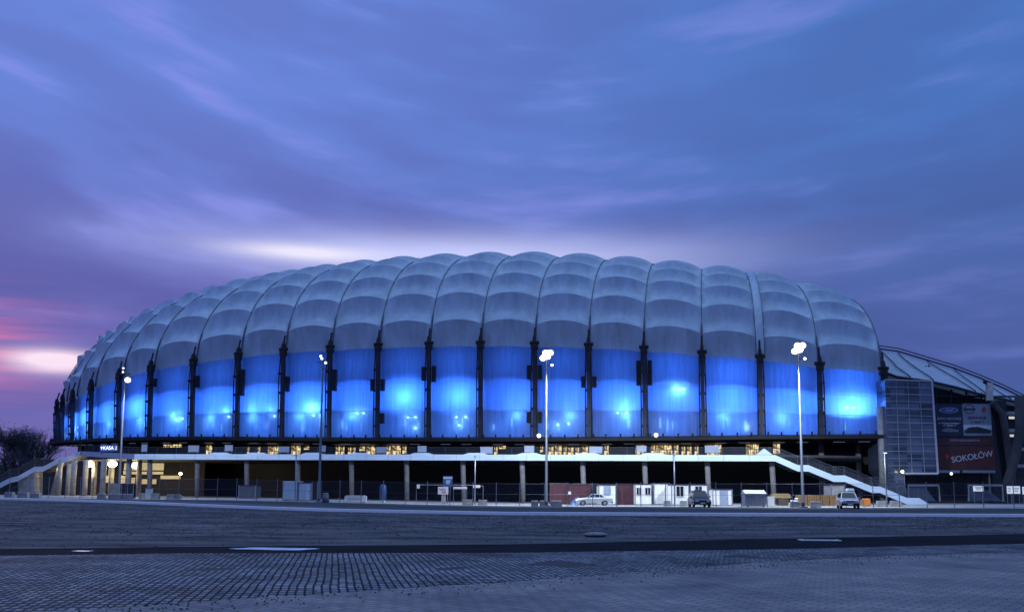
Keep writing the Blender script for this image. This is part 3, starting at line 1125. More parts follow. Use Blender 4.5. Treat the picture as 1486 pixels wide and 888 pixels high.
mb = MB()
beam(mb, D1, D0, .82, .82)
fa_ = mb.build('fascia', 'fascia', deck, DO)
jt = MB().box((0, 0, 0), (.04, .03, .8)).build('panel_joint', 'sign', fa_)
for k in range(1, 28):
    o = jt
    if k > 1:
        o = jt.copy()
        COL.objects.link(o)
        o.parent = fa_
    o.location = D0.lerp(D1, k / 28) + Vector((0, -.01, -.41)) - DO
mb = MB()
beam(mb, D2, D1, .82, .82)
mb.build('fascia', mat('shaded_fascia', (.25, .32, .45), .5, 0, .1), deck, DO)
mb = MB()
# slab reaching back beneath the stadium
bk = [Vector((SX[i], SY[i], 0)) + NN[i] * 12 for i in range(0, 17)]
fr_ = [D0 + Vector((12, 2.5, 0)), D0, D1, D2]
poly = [Vector((v.x, v.y + .1, 6.35)) for v in fr_] + [Vector((v.x, v.y, 6.35)) for v in reversed(bk)]
mb.prism(poly, (0, 0, .3))
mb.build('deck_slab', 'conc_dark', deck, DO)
# low humps standing on the fascia
for px in (317, 370, 452, 520, 611, 690, 768, 853, 949):
    c = deckpt(px) + Vector((0, .3, 0))
    dx = (D1 - D0).normalized()
    mb = MB()
    mb.prism([c - dx * 1.9 - Vector((0, 0, .02)), c + dx * 1.9 - Vector((0, 0, .02)), c + dx * 1.0 + Vector((0, 0, .24)), c - dx * 1.0 + Vector((0, 0, .24))], (0, .8, 0))
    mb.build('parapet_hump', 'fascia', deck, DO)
c = deckpt(1111) + Vector((0, .3, 0))
mb = MB()
mb.prism([c - dx * -1.1, c - dx * 1.1, c + Vector((0, 0, .85))], (0, .8, 0))
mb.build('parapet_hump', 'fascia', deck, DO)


def railing(parent, pts, h=1.05, step=3.2, mesh=True):
    posts_ = []
    rail = MB()
    pan = MB()
    for a, b in zip(pts[:-1], pts[1:]):
        a, b = Vector(a), Vector(b)
        n = max(1, int((b - a).length / step))
        for k in range(n):
            p = a.lerp(b, k / n)
            posts_.append(p)
        for hh in ((h, .03), (h * .66, .012), (h * .33, .012)):
            rail.tube([a + Vector((0, 0, hh[0])), b + Vector((0, 0, hh[0]))], hh[1], 5)
        pan.add([a + Vector((0, .02, .08)), b + Vector((0, .02, .08)), b + Vector((0, .02, h - .05)), a + Vector((0, .02, h - .05))], [(0, 1, 2, 3)])
    r = rail.build('railing', 'railm', parent, DO)
    first_ = None
    for p in posts_:
        if first_ is None:
            first_ = MB().tube([(0, 0, 0), (0, 0, h)], .035, 5).build('railing_post', 'railm', r)
            q_ = first_
        else:
            q_ = first_.copy()
            COL.objects.link(q_)
            q_.parent = r
        q_.location = p - DO
    if mesh:
        pan.build('infill', 'mesh', r, DO)
    return r


bk_off = Vector((0, 1.2, 0))
railing(deck, [D2 + bk_off, D1 + bk_off, D0 + bk_off])
# deck columns
for px in (216, 285, 357, 431, 509, 589, 671, 757, 845, 935, 1026, 1120):
    p = deckpt(px) + Vector((0, 1.6, 0))
    p.x = ray(px + .3, 690).x * p.y
    g = G(p.x, p.y)
    MB().tube([(p.x + .2, p.y, g), (p.x + .12, p.y, g + 3), (p.x, p.y, 6.36)], [.33, .35, .38], 14).build('column', 'colc', deck, DO, True)
for px, Yd in ((76, 150), (84, 149), (105, 148), (122, 146.5), (148, 143), (185, 139.5), (98, 156), (135, 152), (160, 150), (200, 147)):
    b = at(px, Yd)
    MB().tube([(b.x, b.y, b.z), (b.x + (1.2 if px == 76 else 0), b.y, 6.36)], .42, 12).build('column', 'conc', deck, DO, True)

# right staircase
st = [(1125, 660, 119), (1158, 674.5, 118.6), (1173, 674.5, 118.4), (1210, 689.5, 118), (1226, 689.5, 117.8), (1265.5, 705.5, 117.3), (1277, 705.5, 117.2), (1316, 722, 116.7), (1334, 722.3, 116.5), (1347, 730, 116.4)]


def staircase(pts, label_mat, wid=3.2):
    Pt = [P(*q) for q in pts]
    root = MB()
    far_ = MB()
    for a, b in zip(Pt[:-1], Pt[1:]):
        beam(root, a, b, .85, .85, .25)
        beam(far_, a + Vector((0, wid, 0)), b + Vector((0, wid, 0)), .85, .85, .25)
    s = root.build('staircase', label_mat, deck, DO)
    far_.build('far_stringer', 'conc_dark', s, DO)
    tr = MB()
    for a, b in zip(Pt[:-1], Pt[1:]):
        dz = abs(a.z - b.z)
        n = max(1, int(dz / .16))
        for k in range(n):
            p, q = a.lerp(b, k / n), a.lerp(b, (k + 1) / n)
            zz = max(p.z, q.z) - .25
            tr.prism([(p.x, p.y + .26, zz), (q.x, q.y + .26, zz), (q.x, q.y + .26, zz - .2), (p.x, p.y + .26, zz - .2)], (0, wid - .3, 0))
    tr.build('stair_treads', 'conc_dark', s, DO)
    return s, Pt


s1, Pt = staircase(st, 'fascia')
r1 = railing(deck, [p + Vector((0, .12, 0)) for p in Pt], 1.15, 2.4)
railing(deck, [p + Vector((0, 3.3, 0)) for p in Pt], 1.15, 3.4)
# left staircase
st = [(117, 654, 150), (94.5, 664, 149), (86, 664, 148.6), (63, 676.5, 147.5), (50, 677, 147), (26, 690.5, 146), (14, 693, 145.5), (-14, 708, 144.5), (-30, 716, 144)]
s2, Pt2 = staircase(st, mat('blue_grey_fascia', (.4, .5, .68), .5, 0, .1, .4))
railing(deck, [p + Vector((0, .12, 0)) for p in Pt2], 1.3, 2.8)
b = at(38, 147.2)
MB().prism([P(26, 696, 147.2), P(50, 684, 147.2), P(50, 719, 147.2), P(26, 719, 147.2)], (0, 2.6, 0)).build('stair_support', 'conc', deck, DO)
b = P(1216, 704, 119.5)

# warm-lit hall under the deck at the left
hall = [(157, 166, 672, 700), (180, 186, 672, 682), (190, 214, 671, 682), (179, 186, 683, 688), (190, 213, 684, 688), (221, 238, 672, 682), (221, 237, 684, 688), (152, 160, 690, 700), (172, 188, 690, 701), (190, 196, 693, 701), (206, 217, 695, 702), (221, 227, 695, 702), (233, 262, 690, 695)]
for (x0, x1, y0, y1) in hall:
    Yd = 158
    a, b = P(x0, y1, Yd), P(x1, y0, Yd)
    c = (a + b) / 2
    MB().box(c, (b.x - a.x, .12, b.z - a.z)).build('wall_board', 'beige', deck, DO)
MB().box(P(165, 696, 158.6), (32, .2, 7)).build('hall_wall', 'black', deck, DO)
wl = [(88.5, 676, 150, 130), (130.5, 673, 152, 420), (163, 673, 146, 420), (197.5, 675, 150, 420), (262, 687, 150, 60)]
for (px, py, Yd, e) in wl:
    p = P(px, py, Yd)
    t = thing('flood_lamp', {88.5: 'small round warm lamp under the left stairs', 130.5: 'bright warm lamp hanging left of the blue lettered sign', 163: 'large bright warm lamp hanging right under the blue lettered sign', 197.5: 'warm lamp beside the boarded openings under the deck', 262: 'small lamp over the slanted beam under the deck'}[px], 'lamp', p, 0, 'warm lamps under the walkway')
    r_ = .28 if e < 200 else .72
    MB().sphere((0, 0, 0), r_, 14, .75).build('lamp_globe', 'warm', t, None, True)
    MB().tube([(0, 0, r_ * .7), (0, 0, max(.3, 6.3 - p.z))], .04, 6).build('hanger', 'steel', t)
    light('POINT', 'warm_light', (0, -1.1, -.3), e * 1.6, (1, .78, .42), t, shadow_soft_size=.3)

# ticket-office sign
c = P(158, 650, 143.5)
t = thing('hanging_sign', 'small blue lit sign reading KASA 2 on the walkway edge', 'sign', c)
MB().box((0, 0, 0), (3.1, .16, 1.0), R(-12)).build('sign_panel', mat('blue_lightbox', (.02, .05, .2), .5, emit=(.05, .12, .5), estr=.5), t)
MB().tube([(-1.1, 0, -.5), (-1.1, 0, -1.0)], .05, 6).tube([(1.1, -.2, -.5), (1.1, -.2, -1.0)], .05, 6).build('bracket', 'steel', t)
MT['glow'] = mat('lit_lettering', (.9, .9, 1), .5, emit=(.8, .87, 1), estr=1.6)
text('KASA 2', .78, 'glow', t, (.25, -.14, 0), R(-12), bold=.008)
MB().add([(-1.35, .15, .22), (-1.0, .1, .22), (-1.15, .12, -.28)], [(0, 1, 2)]).build('arrow', 'glow', t).location = (0, -.12, 0)

# notice boards on the railing
bd = [(205, 214, 645, 655), (273, 289, 646.5, 655.5), (326, 338, 646, 654), (404, 420, 648, 656), (463, 473, 646.5, 655), (546, 561, 648.5, 657), (606, 619, 647, 655.5), (697, 715, 648.5, 657.5), (761, 775, 647, 656), (855, 874, 648, 657), (924, 938, 647, 655), (1023, 1043, 647, 656.5)]
nm = ['leftmost small grey board on the walkway railing, right of the blue sign', 'grey board on walkway railing right of the long lit window strip', 'small square board on railing right of the first lit shop window',
      'grey board on railing left of the wide lit kiosk', 'narrow grey board on railing beside the unlit tall lamp post', 'wide board on railing touching a very bright window', 'square board on railing in the dark stretch left of centre',
      'wide grey board on railing left of two small lamps', 'board on railing left of the tall lit lamp post', 'widest grey board on railing right of the bright doors', 'dark board framed by a lit window on the walkway', 'large board in front of the amber-topped kiosk on walkway']
for (x0, x1, y0, y1), lb in zip(bd, nm):
    Yd = deckpt((x0 + x1) / 2).y + .95
    a, b = P(x0, y1, Yd), P(x1, y0, Yd)
    c = (a + b) / 2
    t = thing('notice_board', lb, 'notice board', c, 0, 'notice boards along the walkway railing')
    w, h = b.x - a.x, b.z - a.z
    MB().box((0, 0, 0), (w, .05, h)).build('board', 'sign', t)
    MB().box((0, .04, h / 2), (w + .08, .06, .06)).box((0, .04, -h / 2), (w + .08, .06, .06)).tube([(-w * .35, .08, h / 2), (-w * .35, .08, 6.7 - c.z)], .03, 5).tube([(w * .35, .08, h / 2), (w * .35, .08, 6.7 - c.z)], .03, 5).build('frame', 'galv', t)

# ---------------------------------------------------------------- right: glass tower, neighbouring stand, banners
TY = 127.0
tower = thing('glass_tower', 'tall blue-grey glass stair tower with thin grid mullions at the stadium corner', 'tower', (56, TY, 0))
TO = Vector((56, TY, 0))
tl, tr_, br_, bl = P(1284, 551, TY), P(1352, 553, TY), P(1361, 686, TY), P(1289, 686, TY)
MB().prism([tl, tr_, br_, bl], (0, 7, 0)).build('glass_wall', 'curtain', tower, TO)
lb0, lb1 = P(1290, 718, TY), P(1313, 718, TY)
MB().prism([P(1289, 686.3, TY), P(1312, 686.3, TY), lb1, lb0], (0, 6, 0)).build('glass_wall', 'curtain', tower, TO)
mb = MB()
for k in range(14):
    f = k / 13
    a, b = tl.lerp(bl, f), tr_.lerp(br_, f)
    mb.tube([a + Vector((0, -.06, 0)), b + Vector((0, -.06, 0))], .05 if k % 2 else .07, 4)
for k in range(1, 5):
    f = k / 4
    mb.tube([tl.lerp(tr_, f - .02) + Vector((0, -.08, 0)), bl.lerp(br_, f - .02) + Vector((0, -.08, 0))], .05, 4)
mb.tube([P(1300, 686, TY - .1), P(1302, 716, TY - .1)], .04, 4).tube([P(1312, 686, TY - .1), P(1314, 716, TY - .1)], .05, 4)
for yy in (696, 706):
    mb.tube([P(1290, yy, TY - .1), P(1313, yy, TY - .1)], .04, 4)
mb.build('mullion_grid', 'galv', tower, TO)
MB().tube([bl + Vector((2, -.1, -.1)), br_ + Vector((0, -.1, -.1))], .16, 6).tube([tr_ + Vector((0, -.1, 0)), br_ + Vector((0, -.1, 0))], .13, 6).build('edge_trim', mat('bright_metal_trim', (.6, .63, .68), .35, .5, .1), tower, TO)

stand = thing('side_stand', 'lower neighbouring stand with pale arched roof right of the stadium', 'grandstand', (70, 135, 0))
SO = Vector((70, 135, 0))
Lp = [(1276, 537), (1300, 546), (1350, 553), (1385, 561), (1420, 571), (1450, 577), (1485, 585), (1540, 600)]
Up = [(1274, 509), (1303, 513), (1346, 526), (1383, 537), (1420, 551), (1455, 566), (1485, 581), (1540, 598)]
rows = []
K = 10
for k in range(K + 1):
    t = k / K
    r = []
    for (a, b) in zip(Lp, Up):
        x = a[0] + (b[0] - a[0]) * t
        y = a[1] + (b[1] - a[1]) * (t ** .8)
        r.append(P(x, y, 133 + 24 * t))
    rows.append(r)


def dens(r, n=4):
    o = []
    for a, b in zip(r[:-1], r[1:]):
        for k in range(n): o.append(a.lerp(b, k / n))
    return o + [r[-1]]


rows = [dens(r) for r in rows]
MB().grid(rows + [[p + Vector((0, 6, -9)) for p in rows[-1]]]).build('roof_sheet', 'sideroof', stand, SO, True)


def on_roof(s, t):
    """s along 0..1, t up the slope 0..1"""
    j = t * K
    j0 = min(int(j), K - 1)
    i = s * (len(rows[0]) - 1)
    i0 = min(int(i), len(rows[0]) - 2)
    a = rows[j0][i0].lerp(rows[j0][i0 + 1], i - i0)
    b = rows[j0 + 1][i0].lerp(rows[j0 + 1][i0 + 1], i - i0)
    return a.lerp(b, j - j0) + Vector((0, -.25, .2))


for (sU, sL) in ((.01, .20), (.14, .30), (.28, .55), (.43, .62), (.6, .78)):
    MB().tube([on_roof(sU + (sL - sU) * (1 - t) ** 1.2, t) for t in np.linspace(0, 1, 12)], .1, 6).build('roof_arch', 'steel', stand, SO, True)
MB().tube([p + Vector((0, -.3, .35)) for p in rows[-1]], .14, 6).tube([p + Vector((0, -.3, .9)) for p in rows[-1]], .1, 6).build('roof_cable', 'steel', stand, SO)
MB().tube([p + Vector((0, -.2, -.1)) for p in rows[0]], .22, 6).build('eaves_beam', 'steel', stand, SO)
# dark front under the roof
fr0 = [p + Vector((0, 2.5, -.2)) for p in rows[0]]
MB().grid([[Vector((p.x, p.y, -.5)) for p in fr0], fr0]).build('front_wall', 'conc_dark', stand, SO)
mb = MB()
for y in (575, 600, 640, 690):
    mb.box(P(1410, y, 134.4), (16, .3, .25))
for x in (1358, 1380, 1402, 1424):
    a, b = P(x, 562 + (x - 1358) * .12, 134.2), P(x, 716, 134.2)
    mb.tube([a, b], .14, 6)
    mb.tube([a, P(x + 20, 600, 134.3)], .07, 5)
mb.build('steel_frame', 'steel', stand, SO)
MB().tube([P(1435.5, 556, 131.2), P(1438, 640, 131.2), P(1440, 716, 131.2)], [.5, .48, .48], 12).build('mast', 'conc', stand, SO, True)
MB().sphere(P(1429.5, 554, 131.2), .32, 10).tube([P(1430, 556, 131.2), P(1434, 562, 131.2)], .1, 6).build('mast_lamp', 'black', stand, SO, True)
MB().tube([P(1479, 574, 126), P(1480.5, 620, 126), P(1474, 660, 126), P(1462, 700, 126), P(1458, 720, 126)], .62, 10).build('curved_strut', 'conc_dark', stand, SO, True)
MB().tube([P(1440, 584, 129.5), P(1455, 600, 129.5), P(1461, 640, 129.5), P(1468, 690, 129.5), P(1472, 722, 129.5)], .5, 10).build('curved_strut', 'conc_dark', stand, SO, True)
a = P(1449, 585, 130)
MB().box((a.x, 131, 7.7), (2.6, 1.4, 15)).build('service_shaft', 'glassdark', stand, SO)
for y in (600, 625, 652, 676):
    MB().box(P(1469, y, 132.5), (3.0, 2.2, .45)).build('floor_slab', 'conc', stand, SO)
for (x, y, w) in ((1468, 606, .8), (1467, 632, 1.6), (1465, 658, 1.3)):
    MB().box(P(x, y, 131.6), (w, .1, .35)).build('strip_light', mat('dim_warm_strip', (.5, .5, .5), .5, emit=(.8, .75, .6), estr=.7), stand, SO)
MB().tube([P(1348, 528, 150), P(1348, 545, 150)], .08, 5).tube([P(1342, 531, 150), P(1352, 531, 150)], .05, 5).tube([P(1347, 540, 150), P(1358, 540, 150)], .05, 5).build('aerial', 'black', stand, SO)
# sloped glass turnstile walls at the foot
for (pts) in ([(1320, 704), (1341, 704), (1358, 727), (1318, 727)], [(1405, 705), (1436, 712), (1455, 727), (1408, 727)]):
    MB().prism([P(x, y, 124) for x, y in pts], (0, .06, 0)).build('glass_screen', 'pane', stand, SO)
for x0, x1 in ((1319, 1364), (1406, 1456)):
    MB().tube([P(x0, 727, 123.8), P(x0 - 1, 704, 123.8), P(x1 - 2, 704, 123.8), P(x1, 727, 123.8)], .16, 5).build('gate_frame', 'galv', stand, SO)

BY = 130.2


def banner(label, x0, x1, y0, y1, m, cat='banner'):
    a, b = P(x0, y1, BY), P(x1, y0, BY)
    c = (a + b) / 2
    t = thing('banner', label, cat, c)
    w, h = b.x - a.x, b.z - a.z
    MB().box((0, 0, 0), (w, .12, h)).build('sheet', m, t)
    MB().box((0, 0, h / 2 + .06), (w + .15, .2, .1)).box((0, 0, -h / 2 - .06), (w + .15, .2, .1)).build('frame', 'steel', t)
    return t, w, h


def oval(t, x, z, rx, rz, m, name='emblem', ringw=None, seg=28, y=-.09):
    vs, fs = [], []
    for k in range(seg):
        a = 2 * math.pi * k / seg
        vs.append((x + rx * math.cos(a), y, z + rz * math.sin(a)))
    if ringw:
        for k in range(seg):
            a = 2 * math.pi * k / seg
            vs.append((x + (rx - ringw) * math.cos(a), y, z + (rz - ringw) * math.sin(a)))
        fs = [(k, (k + 1) % seg, seg + (k + 1) % seg, seg + k) for k in range(seg)]
    else:
        fs = [tuple(range(seg))]
    return MB().add(vs, fs).build(name, m, t)


MT['grey_ink'] = mat('grey_print', (.25, .29, .38), .6, 0, .2)
MT['dim_ink'] = mat('dim_print', (.13, .15, .2), .6, 0, .4, 2)
t, w, h = banner('dark navy car-dealer banner with an oval emblem and white lines of text', 1358, 1396, 587, 633, 'navy')
oval(t, 0, h * .32, w * .34, h * .09, 'grey_ink')
oval(t, 0, h * .32, w * .31, h * .075, 'signblue', y=-.095)
text('Ford', .5, 'ink', t, (0, -.11, h * .32), shear=.5)
text('BEMO MOTORS', .5, 'grey_ink', t, (0, -.1, h * .05), bold=.012)
text('ul. Wojciechowskiego 7\nul. Opłotki 15', .33, 'ink', t, (0, -.1, -h * .12), bold=.008)
MB().prism([(-1.1, -.1, -h * .36), (1.2, -.1, -h * .36), (1.3, -.1, -h * .3), (.6, -.1, -h * .27), (.1, -.1, -h * .23), (-.6, -.1, -h * .23), (-1.15, -.1, -h * .3)], (0, -.02, 0)).build('car_picture', 'dim_ink', t)
t, w, h = banner('silver car-dealer banner with a round emblem beside a small red emblem', 1398, 1437, 586, 632, 'silverb')
oval(t, -w * .25, h * .33, w * .17, w * .17, 'inkd', ringw=.1)
MB().box((-w * .25, -.1, h * .33), (w * .42, .03, .22)).build('emblem', 'inkd', t)
MB().prism([(w * .25 - .35, -.1, h * .33 + .1), (w * .25 + .05, -.1, h * .33 + .42), (w * .25 + .4, -.1, h * .33 + .18), (w * .25 - .02, -.1, h * .33 - .05), (w * .25 + .4, -.1, h * .33 - .1), (w * .25 - .05, -.1, h * .33 - .42), (w * .25 - .4, -.1, h * .33 - .18), (w * .25 + .02, -.1, h * .33 + .0)], (0, -.02, 0)).build('emblem', 'red', t)
text('AUTO CLUB', .48, 'inkd', t, (0, -.1, h * .06), bold=.012)
text('ul. Opłotki 15', .34, 'inkd', t, (0, -.1, -h * .07), bold=.006)
MB().box((0, -.08, -h * .24), (w * .98, .02, h * .16)).build('sky_band', mat('pale_print', (.5, .56, .65), .5, 0, .2), t)
MB().prism([(-w * .45, -.1, -h * .42), (w * .45, -.1, -h * .42), (w * .47, -.1, -h * .33), (w * .3, -.1, -h * .28), (0, -.1, -h * .22), (-w * .3, -.1, -h * .24), (-w * .45, -.1, -h * .34)], (0, -.02, 0)).build('car_picture', 'inkd', t)
t, w, h = banner('long thin dark red strip banner between the car banners and the meat-brand banner', 1359, 1441, 635, 643, 'redb')
text('WWW.GRUPABEMO.PL', .42, 'grey_ink', t, (0, -.1, 0), bold=.005)
t, w, h = banner('large dark red banner with slanted white SOKOŁÓW lettering', 1361, 1443, 646, 681, 'redb')
text('SOKOŁÓW', 1.2, 'ink', t, (w * .1, -.12, h * .02), 0, R(-9), bold=.012)
MB().prism([(-w * .38, -.1, h * .1), (-w * .33, -.1, h * .16), (-w * .3, -.1, h * .05), (-w * .34, -.1, -h * .14)], (0, -.02, 0)).build('emblem', 'red', t)
MB().box(P(1402, 645, BY) , (8.4, .2, .12)).build('banner_rail', 'galv', stand, SO)
for x0, x1 in ((1362, 1392), (1396, 1443)):
    a, b = P(x0, 684, BY), P(x1, 684, BY)
    MB().box((a + b) / 2, (b.x - a.x, .5, .38)).build('banner_rail', 'galv', stand, SO)
for (px, py, lbl) in ((1309.5, 684, 'tiny lit lamp at the foot of the glass tower'), (1380.5, 687, 'tiny white lamp hanging below the red banner')):
    t = thing('wall_lamp', lbl, 'lamp', P(px, py, 126))
    MB().sphere((0, 0, 0), .2, 8).build('lamp_glass', 'warm' if px < 1350 else 'lampdim', t)
    MB().box((0, .25, .1), (.15, .4, .12)).build('bracket', 'steel', t)

# ---------------------------------------------------------------- fence
fence = thing('wire_fence', 'long wire mesh fence on thin posts between the road and the stadium forecourt', 'fence', (0, 104, 0))
FO = Vector((0, 104, 0))
posts = [-60, -38, -16, 13, 43, 70, 94, 116, 134.5, 158, 181, 204, 231, 259, 286, 315, 343, 372, 402, 431, 462, 493, 524, 556, 588, 620, 653, 686, 720, 754, 790, 824, 860, 895, 930, 966, 1002, 1039, 1076, 1113, 1150, 1190, 1228, 1267, 1305, 1345, 1385, 1427, 1471, 1516]
pm = MB().tube([(0, 0, -.1), (0, 0, 2.65)], .045, 6).box((0, 0, 2.66), (.12, .12, .04))
first = None
pts = []
for px in posts:
    p = at(px, fenceY(px))
    pts.append(p)
    if first is None:
        first = pm.build('post', mat('fence_post_metal', (.16, .18, .23), .5, .4, .2), fence)
        o = first
    else:
        o = first.copy()
        COL.objects.link(o)
        o.parent = fence
    o.location = p - FO
mb = MB()
wr = MB()
for a, b in zip(pts[:-1], pts[1:]):
    mb.add([a + Vector((0, .03, .05)), b + Vector((0, .03, .05)), b + Vector((0, .03, 2.5)), a + Vector((0, .03, 2.5))], [(0, 1, 2, 3)])
    for z in (.1, 1.3, 2.5):
        wr.tube([a + Vector((0, 0, z)), b + Vector((0, 0, z))], .014, 4)
mb.build('wire_mesh', 'mesh', fence, FO)
wr.build('tension_wire', 'steel', fence, FO)

# ---------------------------------------------------------------- street lamps
LAMPC = (.84, .92, 1)


def tall_lamp(px_b, px_t, py_t, Y, label, lit):
    b = at(px_b, Y)
    tp = P(px_t, py_t, Y)
    h = tp.z - b.z
    t = thing('street_lamp', label, 'street lamp', b, 0, 'tall floodlight posts in front of the stadium')
    MB().tube([(0, 0, 0), (0, 0, .5), (0, 0, .52), (0, 0, h)], [.2, .2, .17, .075], 12).build('pole', mat('painted_pole', (.07, .085, .12), .45, .4, .15), t, None, True)
    MB().box((0, 0, .06), (.8, .8, .14)).build('base', 'conc', t)
    MB().tube([(-.75, 0, h - .15), (.75, 0, h - .15)], .05, 6).tube([(0, 0, h), (0, 0, h + 1.0)], .035, 5).tube([(0, 0, h - .9), (.7, -.2, h - 1.1)], .05, 5).build('crossarm', 'steel', t)
    heads = [(-.42, -.15, -.12), (.1, -.2, .05), (.42, -.15, .5), (-.12, -.15, .48), (.62, -.2, -.95)] if lit == 2 else [(.35, -.15, -.2), (-.25, -.15, .6), (-.1, -.2, .3)]
    if lit == 3: heads = [(.45, -.15, -.9), (-.2, -.15, .6), (-.2, -.2, .1)]
    for k, (x, y, z) in enumerate(heads):
        r_ = .37 if lit == 2 and k < 4 else .15
        if lit == 3: r_ = .36 if k == 0 else .12
        if lit == 1: r_ = .16
        hd = MB().tube([(x, y + .3, h + z + .12), (x, y + .02, h + z)], [r_ * .6, r_ * 1.15], 12).build('lamp_head', 'steel', t, None, True)
        m_ = 'lamp' if (lit == 2 or (lit == 3 and k == 0)) else 'lampdim'
        MB().sphere((x, y - .02, h + z - .02), r_, 12, .9).build('lens', m_, hd, None, True)
    if lit > 1:
        e = 23000 if lit == 2 else 7000
        o = light('SPOT', 'street_light', (0, 1.2, h - .6), e, LAMPC, t, shadow_soft_size=.5, spot_size=R(138), spot_blend=.55)
        o.rotation_euler = Vector((0, -.5, .86)).to_track_quat('Z', 'Y').to_euler()
    return t


tall_lamp(172, 183, 541, 112.5, 'leftmost tall lamp post, small lit head, in front of left lettered sign', 3)
tall_lamp(463, 470, 524, 106.5, 'tall lamp post with unlit tiny heads, second from left', 1)
tall_lamp(793, 797, 518, 102.5, 'tall lamp post with blazing lamp cluster in front of the stadium centre', 2)
tall_lamp(1165, 1159, 508, 96.5, 'tall lamp post with blazing lamp cluster near the right-hand stairs', 2)


def small_lamp(px, py_t, py_b, Y, label, lit=False):
    b = at(px, Y)
    h = P(px, py_t, Y).z - b.z
    t = thing('lamp_post', label, 'lamp post', b, 0, 'slim low lamp posts on the forecourt')
    MB().tube([(0, 0, 0), (0, 0, h)], [.09, .06], 8).build('pole', 'galv', t, None, True)
    hd = MB().box((0, -.15, h + .05), (.3, .6, .12), 0, .8).build('lamp_head', 'galv', t)
    MB().box((0, -.18, h - .03), (.2, .45, .03)).build('lens', 'lampdim' if lit else 'lightglass', hd)


small_lamp(428, 661, 722, 112, 'slim unlit lamp post beside the pale blue site cabin')
small_lamp(689, 662, 728, 108, 'slim unlit lamp post between two concrete blocks')
small_lamp(979, 660, 728, 103, 'slim unlit lamp post in front of the white cabins')
small_lamp(1286.5, 657, 730, 97, 'slim lamp post with small lit head in front of the glass tower', True)

# ---------------------------------------------------------------- cabins and containers
def cabin(name, label, cat, x0, x1, y0, Y, m, depth=2.6, roofm='steel', wins=(), door=None, rz=0, group=None, corr=True, ybot=None):
    a, b = at(x0, Y), at(x1, Y)
    c = (a + b) / 2
    w = b.x - a.x
    h = P((x0 + x1) / 2, y0, Y).z - c.z
    t = thing(name, label, cat, c, rz, group)
    body = MB().box((0, depth / 2, h / 2 + .05), (w - .06, depth, h - .1))
    body.build('body', m, t)
    if corr:
        q = MB()
        n = max(3, int(w / .28))
        for k in range(n):
            q.box((-w / 2 + (k + .5) * w / n, -.02, h / 2), (w / n * .45, .04, h - .3))
        q.build('corrugation', m, t)
    MB().box((0, depth / 2, h - .02), (w + .06, depth + .12, .14)).build('roof', roofm, t)
    q = MB()
    for sx in (-1, 1):
        q.box((sx * (w / 2 - .04), -.03, h / 2), (.1, .1, h))
    q.box((0, -.03, .06), (w, .1, .12))
    q.build('corner_frame', 'galv' if m != 'maroon' else 'maroon', t)
    for (u0, u1, v0, v1) in wins:
        cx, cz = (u0 + u1) / 2 * w - w / 2, (v0 + v1) / 2 * h
        ww, hh = (u1 - u0) * w, (v1 - v0) * h
        f = MB().box((cx, -.06, cz), (ww + .14, .08, hh + .14)).build('window', 'white', t)
        MB().box((cx, -.105, cz), (ww, .03, hh)).build('pane', 'glassdark', f)
        MB().box((cx, -.13, cz), (.05, .03, hh)).build('frame', 'white', f)
    if door:
        u0, u1, v0, v1, dm = door
        cx, cz = (u0 + u1) / 2 * w - w / 2, (v0 + v1) / 2 * h
        d = MB().box((cx, -.06, cz), ((u1 - u0) * w, .06, (v1 - v0) * h)).build('door', dm, t)
        MB().box((cx + (u1 - u0) * w * .38, -.12, cz), (.06, .06, .18)).build('handle', 'galv', d)
    return t


CG = 'site cabins and containers lined up below the walkway'
MT['cabinblue'] = mat('pale_blue_cabin_sheet', (.42, .55, .68), .5, 0, .12, .9, .004, 20, stretch=(4, 4, .5))
cabin('site_cabin', 'pale blue site cabin with a white overhanging roof, left of tall unlit lamp', 'cabin', 410, 432, 698.5, 116, 'cabinblue', roofm='white', group=CG)
cabin('site_cabin', 'pale blue flat-topped cabin joined to the white-roofed one', 'cabin', 433, 451.5, 700, 116.2, 'cabinblue', roofm='steel', group=CG, door=(.55, .9, .05, .85, 'cabinblue'))
cabin('storage_container', 'dark grey container standing right against the pale blue cabins', 'container', 452.5, 461, 699, 116.6, 'steel', group=CG)
cabin('storage_container', 'plain dark grey box container behind the fence on the left', 'container', 346, 371, 704, 122, mat('slate_sheet', (.1, .115, .15), .6, 0, .2, 2), group=CG)
cabin('storage_container', 'wide maroon container behind the silver saloon car', 'container', 798, 824, 701, 114, 'maroon', group=CG)
cabin('storage_container', 'maroon container with a small white notice, behind a blue tarpaulin', 'container', 825, 857, 702, 113.6, 'maroon', group=CG)
cabin('site_cabin', 'small dark grey cabin in the gap between maroon container and white cabin', 'cabin', 859, 867, 702, 115, 'steel', group=CG)
cabin('site_cabin', 'white cabin with a grey door window right behind the saloon car', 'cabin', 868.5, 894, 703, 111.5, 'cabinw', group=CG, door=(.3, .68, .5, .95, 'sign'))
cabin('storage_container', 'maroon container between two white cabins', 'container', 895.5, 919.5, 702, 112, 'maroon', group=CG)
cabin('site_cabin', 'white cabin with two small dark windows', 'cabin', 921, 946, 702, 111, 'cabinw', group=CG, wins=((.12, .38, .5, .82), (.62, .9, .5, .82)))
cabin('site_cabin', 'blank white windowless cabin in the row', 'cabin', 948.5, 972, 701, 111, 'cabinw', group=CG)
cabin('site_cabin', 'white cabin with one dark square window, right of the blank one', 'cabin', 974, 1000, 703, 109, 'cabinw', group=CG, wins=((.3, .68, .45, .92),))
cabin('site_cabin', 'white cabin half hidden by the dark blue van', 'cabin', 1001.5, 1027, 703, 109, 'cabinw', group=CG, wins=((.3, .66, .5, .92),))
